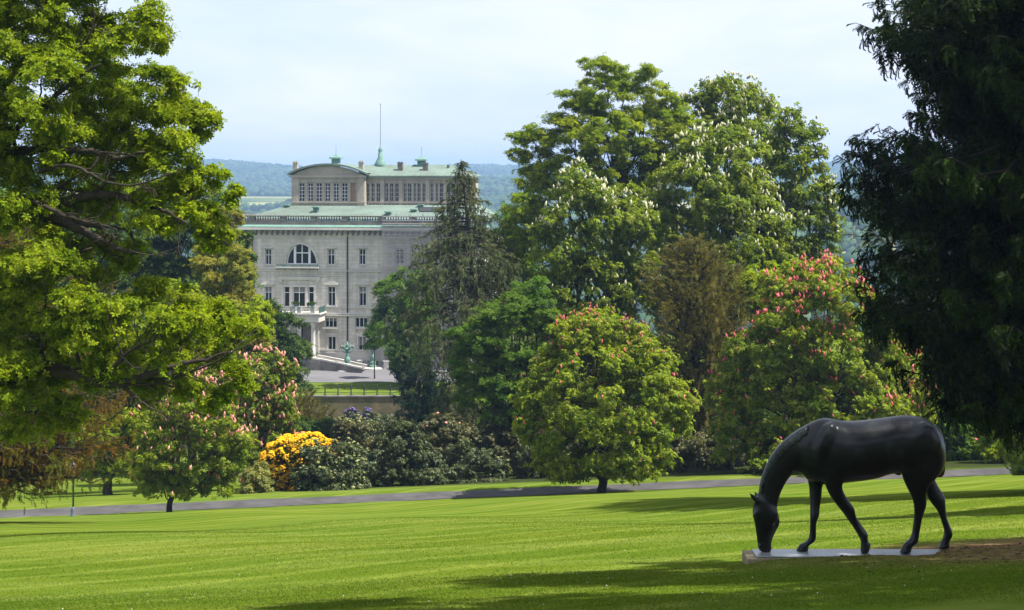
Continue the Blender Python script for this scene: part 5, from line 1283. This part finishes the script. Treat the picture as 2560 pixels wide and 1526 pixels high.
    def rng_(o_, a, b_):
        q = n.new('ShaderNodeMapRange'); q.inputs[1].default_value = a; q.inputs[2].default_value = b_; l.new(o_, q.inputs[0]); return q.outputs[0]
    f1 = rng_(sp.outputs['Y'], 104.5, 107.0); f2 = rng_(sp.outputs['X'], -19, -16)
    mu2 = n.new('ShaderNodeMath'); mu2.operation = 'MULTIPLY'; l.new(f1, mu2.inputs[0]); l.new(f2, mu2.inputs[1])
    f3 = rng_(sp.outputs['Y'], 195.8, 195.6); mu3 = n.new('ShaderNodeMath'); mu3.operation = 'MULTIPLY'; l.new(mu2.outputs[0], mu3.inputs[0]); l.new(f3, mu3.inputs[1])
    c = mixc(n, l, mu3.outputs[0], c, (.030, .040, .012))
    fn = noise(n, l, .004, 3, .5, O, .4); fr = ramp(n, [(.45, (.035, .06, .02)), (.52, (.10, .13, .035)), (.60, (.26, .25, .11))]); l.new(fn.outputs['Fac'], fr.inputs[0])
    c = mixc(n, l, rng_(sp.outputs['Y'], 400, 700), c, fr.outputs[0])
    l.new(c, b.inputs['Base Color']); b.inputs['Roughness'].default_value = .9; b.inputs['Specular IOR Level'].default_value = 0
    bn = noise(n, l, 25, 6, .8, O); bp = n.new('ShaderNodeBump'); bp.inputs['Strength'].default_value = .2; bp.inputs['Distance'].default_value = .02
    l.new(bn.outputs['Fac'], bp.inputs['Height']); l.new(bp.outputs[0], b.inputs['Normal'])
    return m
GRASS = grassmat()
ASPH = plainmat('asphalt', (.092, .088, .088), .9, col2=(.058, .056, .056), scale=.7, bump=.3, bscale=60, spec=.0)
GRAVEL = plainmat('pale_gravel', (.30, .285, .28), .95, col2=(.22, .21, .21), scale=.5, bump=.3, bscale=40, spec=.1)
ground()

def strip(name, xs, yc, w, lift, mat, k=7):
    """sheet that follows the ground along x, w wide"""
    xs = np.asarray(xs, float); V = []; 
    for x in xs:
        c = float(yc(x))
        for j in range(k): y = c + (j/(k-1)-.5)*w(x) ; V.append((x, y, g(x, y) + lift))
    n = len(xs); i, j = np.meshgrid(np.arange(n-1), np.arange(k-1), indexing='ij'); a = (i*k + j).ravel()
    o = npmesh(name, V, [np.stack([a, a+k, a+k+1, a+1], 1)], mat, smooth=True); tag(o, kind='structure'); return o
strip('path', np.arange(-75, 75, 1.), yp, lambda x: 2.3 - .004*x + .12*math.sin(x*.7) + .06*math.sin(x*2.3), .03, ASPH)

# low bank of earth heaped against the front and right end of the plinth
def bank(x, y):
    x = np.asarray(x, float); y = np.asarray(y, float)
    m_ = .050*smoothi(x, 2.62, 3.15)*(1 - .75*smoothi(x, 4.0, 5.0)) + .045*smoothi(x, 4.75, 5.3)
    fy = smoothi(y, 17.4, 18.75)*(1 - smoothi(y, 18.80, 18.93)*(1 - smoothi(x, 4.7, 5.3)))*(1 - smoothi(y, 19.2, 20.6))
    lump = .010*np.sin(x*9.1+y*3)*np.sin(y*11+x*2) + .006*np.sin(x*23+1)*np.sin(y*19) + .004*np.sin(x*41)*np.sin(y*37+x*5)
    return gz(x, y) + m_*fy + lump*smoothi(x, 3.6, 5.5)*(1 - smoothi(x, 9.5, 11))*smoothi(y, 16.6, 17.5)*(1 - smoothi(y, 19.8, 21))
def earth():
    xs = np.arange(2.35, 11.5, .05); ys = np.concatenate([np.arange(16.2, 18.7, .06), np.arange(18.7, 19.0, .02), np.arange(19.02, 21.6, .06)])
    X, Yg = np.meshgrid(xs, ys); ed = smoothi(X, 2.35, 2.55)*smoothi(Yg, 16.2, 16.5)*(1-smoothi(Yg, 21.3, 21.6))*(1-smoothi(X, 11.2, 11.5))
    Z = bank(X, Yg) + .006 - .03*(1-ed); V = np.stack([X, Yg, Z], 2).reshape(-1, 3); nr, nc = X.shape
    i, j = np.meshgrid(np.arange(nr-1), np.arange(nc-1), indexing='ij'); a = (i*nc + j).ravel()
    o = npmesh('soil_bank', V, [np.stack([a, a+1, a+nc+1, a+nc], 1)], GRASS, smooth=True); tag(o, kind='structure')
earth()
# grass blades: short mown turf where single tufts can still be seen
def turf():
    rng = np.random.default_rng(5); n = 230000
    v = rng.uniform(1290, 1545, n)**1; Yb = np.interp(v, [1290, 1340, 1408, 1526, 1560], [48, 30, 19, 13, 11.8]) * rng.uniform(.97, 1.03, n)
    x = rng.uniform(-.36, .36, n)*Yb
    dirt = (((x-7.7)/3.3)**2 + ((Yb-19.0)/2.6)**2 < 1) & (rng.random(n) < .9)
    slab = (x > 2.6) & (x < 5.3) & (Yb > 18.75) & (Yb < 19.6)
    k = ~(dirt | slab); x = x[k]; Yb = Yb[k]; n = len(x)
    pos = np.stack([x, Yb, np.where((x > 2.5) & (x < 11.3) & (Yb > 16.4) & (Yb < 21.4), bank(x, Yb)+.004, gz(x, Yb))], 1)
    tv = np.array([(-.09,0,0),(.09,0,0),(0,.15,1.),(-.5,.05,0),(-.36,.1,0),(-.55,.3,.8),(.4,-.1,0),(.52,-.1,0),(.35,-.35,.9)]); tf = np.array([(0,1,2),(3,4,5),(6,7,8)])
    V, Fc = stamp(tv, tf, pos, frames(n, np.tile([0,0,1.],(n,1)) + rng.normal(size=(n,3))*.25, rng), .015*rng.uniform(.6, 1.4, n)*(Yb/16)**.5)
    o = npmesh('grass', V, [Fc], leafmat('turf_blade', (.073, .114, .010), (.090, .130, .013), .25, .6, .35, nscale=.8)); 
    tag(o, 'short mown grass of the near lawn around the horse statue', 'grass', kind='stuff')
    # daisies, clippings and fallen bits
    n = 110; y = rng.uniform(13, 30, n); x = rng.uniform(-.34, .34, n)*y; k = ((x-7)**2/14 + (y-19)**2/6 > 1); x = x[k]; y = y[k]; n = len(x)
    tv = T_BALL[0]*np.array([1, 1, .45]); V, Fc = stamp(tv, T_BALL[1], np.stack([x, y, gz(x, y)+.025], 1), frames(n, np.tile([0,0,1.],(n,1)), rng), rng.uniform(.004, .009, n))
    o = npmesh('daisies', V, [Fc], plainmat('daisy_white', (.75, .75, .68), .8)); tag(o, 'scattered tiny white daisies in the near lawn', 'daisies', kind='stuff')
    n = 330; x = 6.6 + rng.normal(size=n)*1.9; y = 18.2 + rng.normal(size=n)*1.1; k = (x > 3.2) & ~((x < 5.2) & (y > 18.8) & (y < 19.4)); x = x[k]; y = y[k]; n = len(x)
    V, Fc = stamp(T_BALL[0]*np.array([1, .55, .4]), T_BALL[1], np.stack([x, y, bank(x, y)+.008], 1), frames(n, np.tile([0,0,1.],(n,1)) + rng.normal(size=(n,3))*.3, rng), rng.uniform(.010, .034, n))
    o = npmesh('litter', V, [Fc], plainmat('cone_and_twig', (.055, .035, .022), .9, col2=(.02, .014, .01), scale=8)); tag(o, 'dark fallen cones and leaf bits on the bare earth by the plinth', 'litter', kind='stuff')
turf()

# ------------------------------------------------------------------ far woods
def woods():
    rng = np.random.default_rng(9); pts = []
    n = 42000
    y = np.sqrt(rng.uniform(900**2, 5900**2, n)); x = rng.uniform(-.44, .44, n)*y
    y2 = rng.uniform(1050, 2000, 5200); x2 = rng.uniform(-.42, .42, 5200)*y2
    x = np.concatenate([x, x2]); y = np.concatenate([y, y2])
    # open fields between the woods
    f = np.sin(x/260+.8)*np.sin(y/330+1.1) + .5*np.sin(x/120+y/210)
    fld = (f > .62) & (y > 1500) & (y < 4600)
    band = (y > 2380) & (y < 3100) & (x > -540) & (x < -350)
    k = ~(fld | band); x = x[k]; y = y[k]
    s = rng.uniform(5, 9.5, len(x))*(.75 + y/8000)
    pos = np.stack([x, y, gz(x, y) + s*.45], 1)
    tv, tf = T_BALL; n = len(x)
    V = tv[None]*s[:, None, None]*rng.uniform(.75, 1.25, (n, 12, 1))*np.array([1, 1, .95]) + pos[:, None, :]
    Fi = (tf[None] + (np.arange(n)*12)[:, None, None]).reshape(-1, 3)
    m = leafmat('far_wood', (.022, .046, .014), (.045, .08, .02), .0, .8, .5, nscale=.004)
    o = npmesh('far_woods', V.reshape(-1, 3), [Fi], m, smooth=False)
    tag(o, 'wooded hills across the valley fading to blue on the horizon', 'woods', kind='stuff')
woods()

# ------------------------------------------------------------------ haze, sky, sun, camera
def haze():
    m = bpy.data.materials.new('haze_air'); m.use_nodes = True; n = m.node_tree.nodes; l = m.node_tree.links
    n.clear(); out = n.new('ShaderNodeOutputMaterial'); v = n.new('ShaderNodeVolumePrincipled')
    v.inputs['Color'].default_value = (.42, .64, 1.0, 1); v.inputs['Density'].default_value = HAZE_D; v.inputs['Anisotropy'].default_value = .2
    l.new(v.outputs[0], out.inputs['Volume'])
    b = MB().box(-5600, 5600, -90, 8300, -135, 78); o = b.build('haze', m); tag(o, kind='stuff')
HAZE_D = 1.7e-4
haze()

W_ = bpy.data.worlds.new('World'); S.world = W_; W_.use_nodes = True
n = W_.node_tree.nodes; l = W_.node_tree.links; bg = n['Background']
sky = n.new('ShaderNodeTexSky'); sky.sky_type = 'NISHITA'; sky.sun_disc = False
sky.sun_elevation = rad(SUN_EL); sky.sun_rotation = rad(SUN_AZ); sky.air_density = 1.0; sky.dust_density = 1.5; sky.ozone_density = 1.2
tc = n.new('ShaderNodeTexCoord'); mp = n.new('ShaderNodeMapping'); mp.inputs['Scale'].default_value = (1.6, 1.6, 6.5); l.new(tc.outputs['Generated'], mp.inputs[0])
c1 = noise(n, l, 2.6, 7, .58, mp.outputs[0], .35); cr = ramp(n, [(.40, (0, 0, 0)), (.68, (1, 1, 1))]); l.new(c1.outputs['Fac'], cr.inputs[0])
cf = n.new('ShaderNodeMapRange'); cf.inputs[3].default_value = SKYC[0]; cf.inputs[4].default_value = SKYC[1]; l.new(cr.outputs[0], cf.inputs[0])
ck = mixc(n, l, cr.outputs[0], SKYCOL, SKYCOL2)
c = mixc(n, l, cf.outputs[0], sky.outputs[0], ck)
l.new(c, bg.inputs['Color']); bg.inputs['Strength'].default_value = SKYS

sun = bpy.data.lights.new('sun', 'SUN'); sun.energy = SUNE; sun.angle = rad(.53); sun.color = (1, .955, .88)
so = bpy.data.objects.new('sun', sun); COL.objects.link(so)
d = Vector((math.sin(rad(SUN_AZ))*math.cos(rad(SUN_EL)), math.cos(rad(SUN_AZ))*math.cos(rad(SUN_EL)), math.sin(rad(SUN_EL))))
so.rotation_euler = d.to_track_quat('Z', 'Y').to_euler(); so.location = d*100

cam = bpy.data.cameras.new('camera'); co = bpy.data.objects.new('camera', cam); COL.objects.link(co)
cam.sensor_width = 36; cam.lens = F/2560*36; cam.clip_start = .1; cam.clip_end = 20000
co.rotation_euler = (rad(90), 0, 0); cam.shift_y = -(763-HV)/2560
S.camera = co
S.view_settings.view_transform = 'Standard'; S.view_settings.look = 'None'; S.view_settings.exposure = EXPO; S.view_settings.gamma = 1
cy = S.cycles; cy.max_bounces = 6; cy.diffuse_bounces = 3; cy.glossy_bounces = 2; cy.transmission_bounces = 5; cy.transparent_max_bounces = 8; cy.volume_bounces = 0
cy.use_denoising = True; cy.sample_clamp_indirect = 4
print("LEAVES", sum(STAT.values()), STAT)
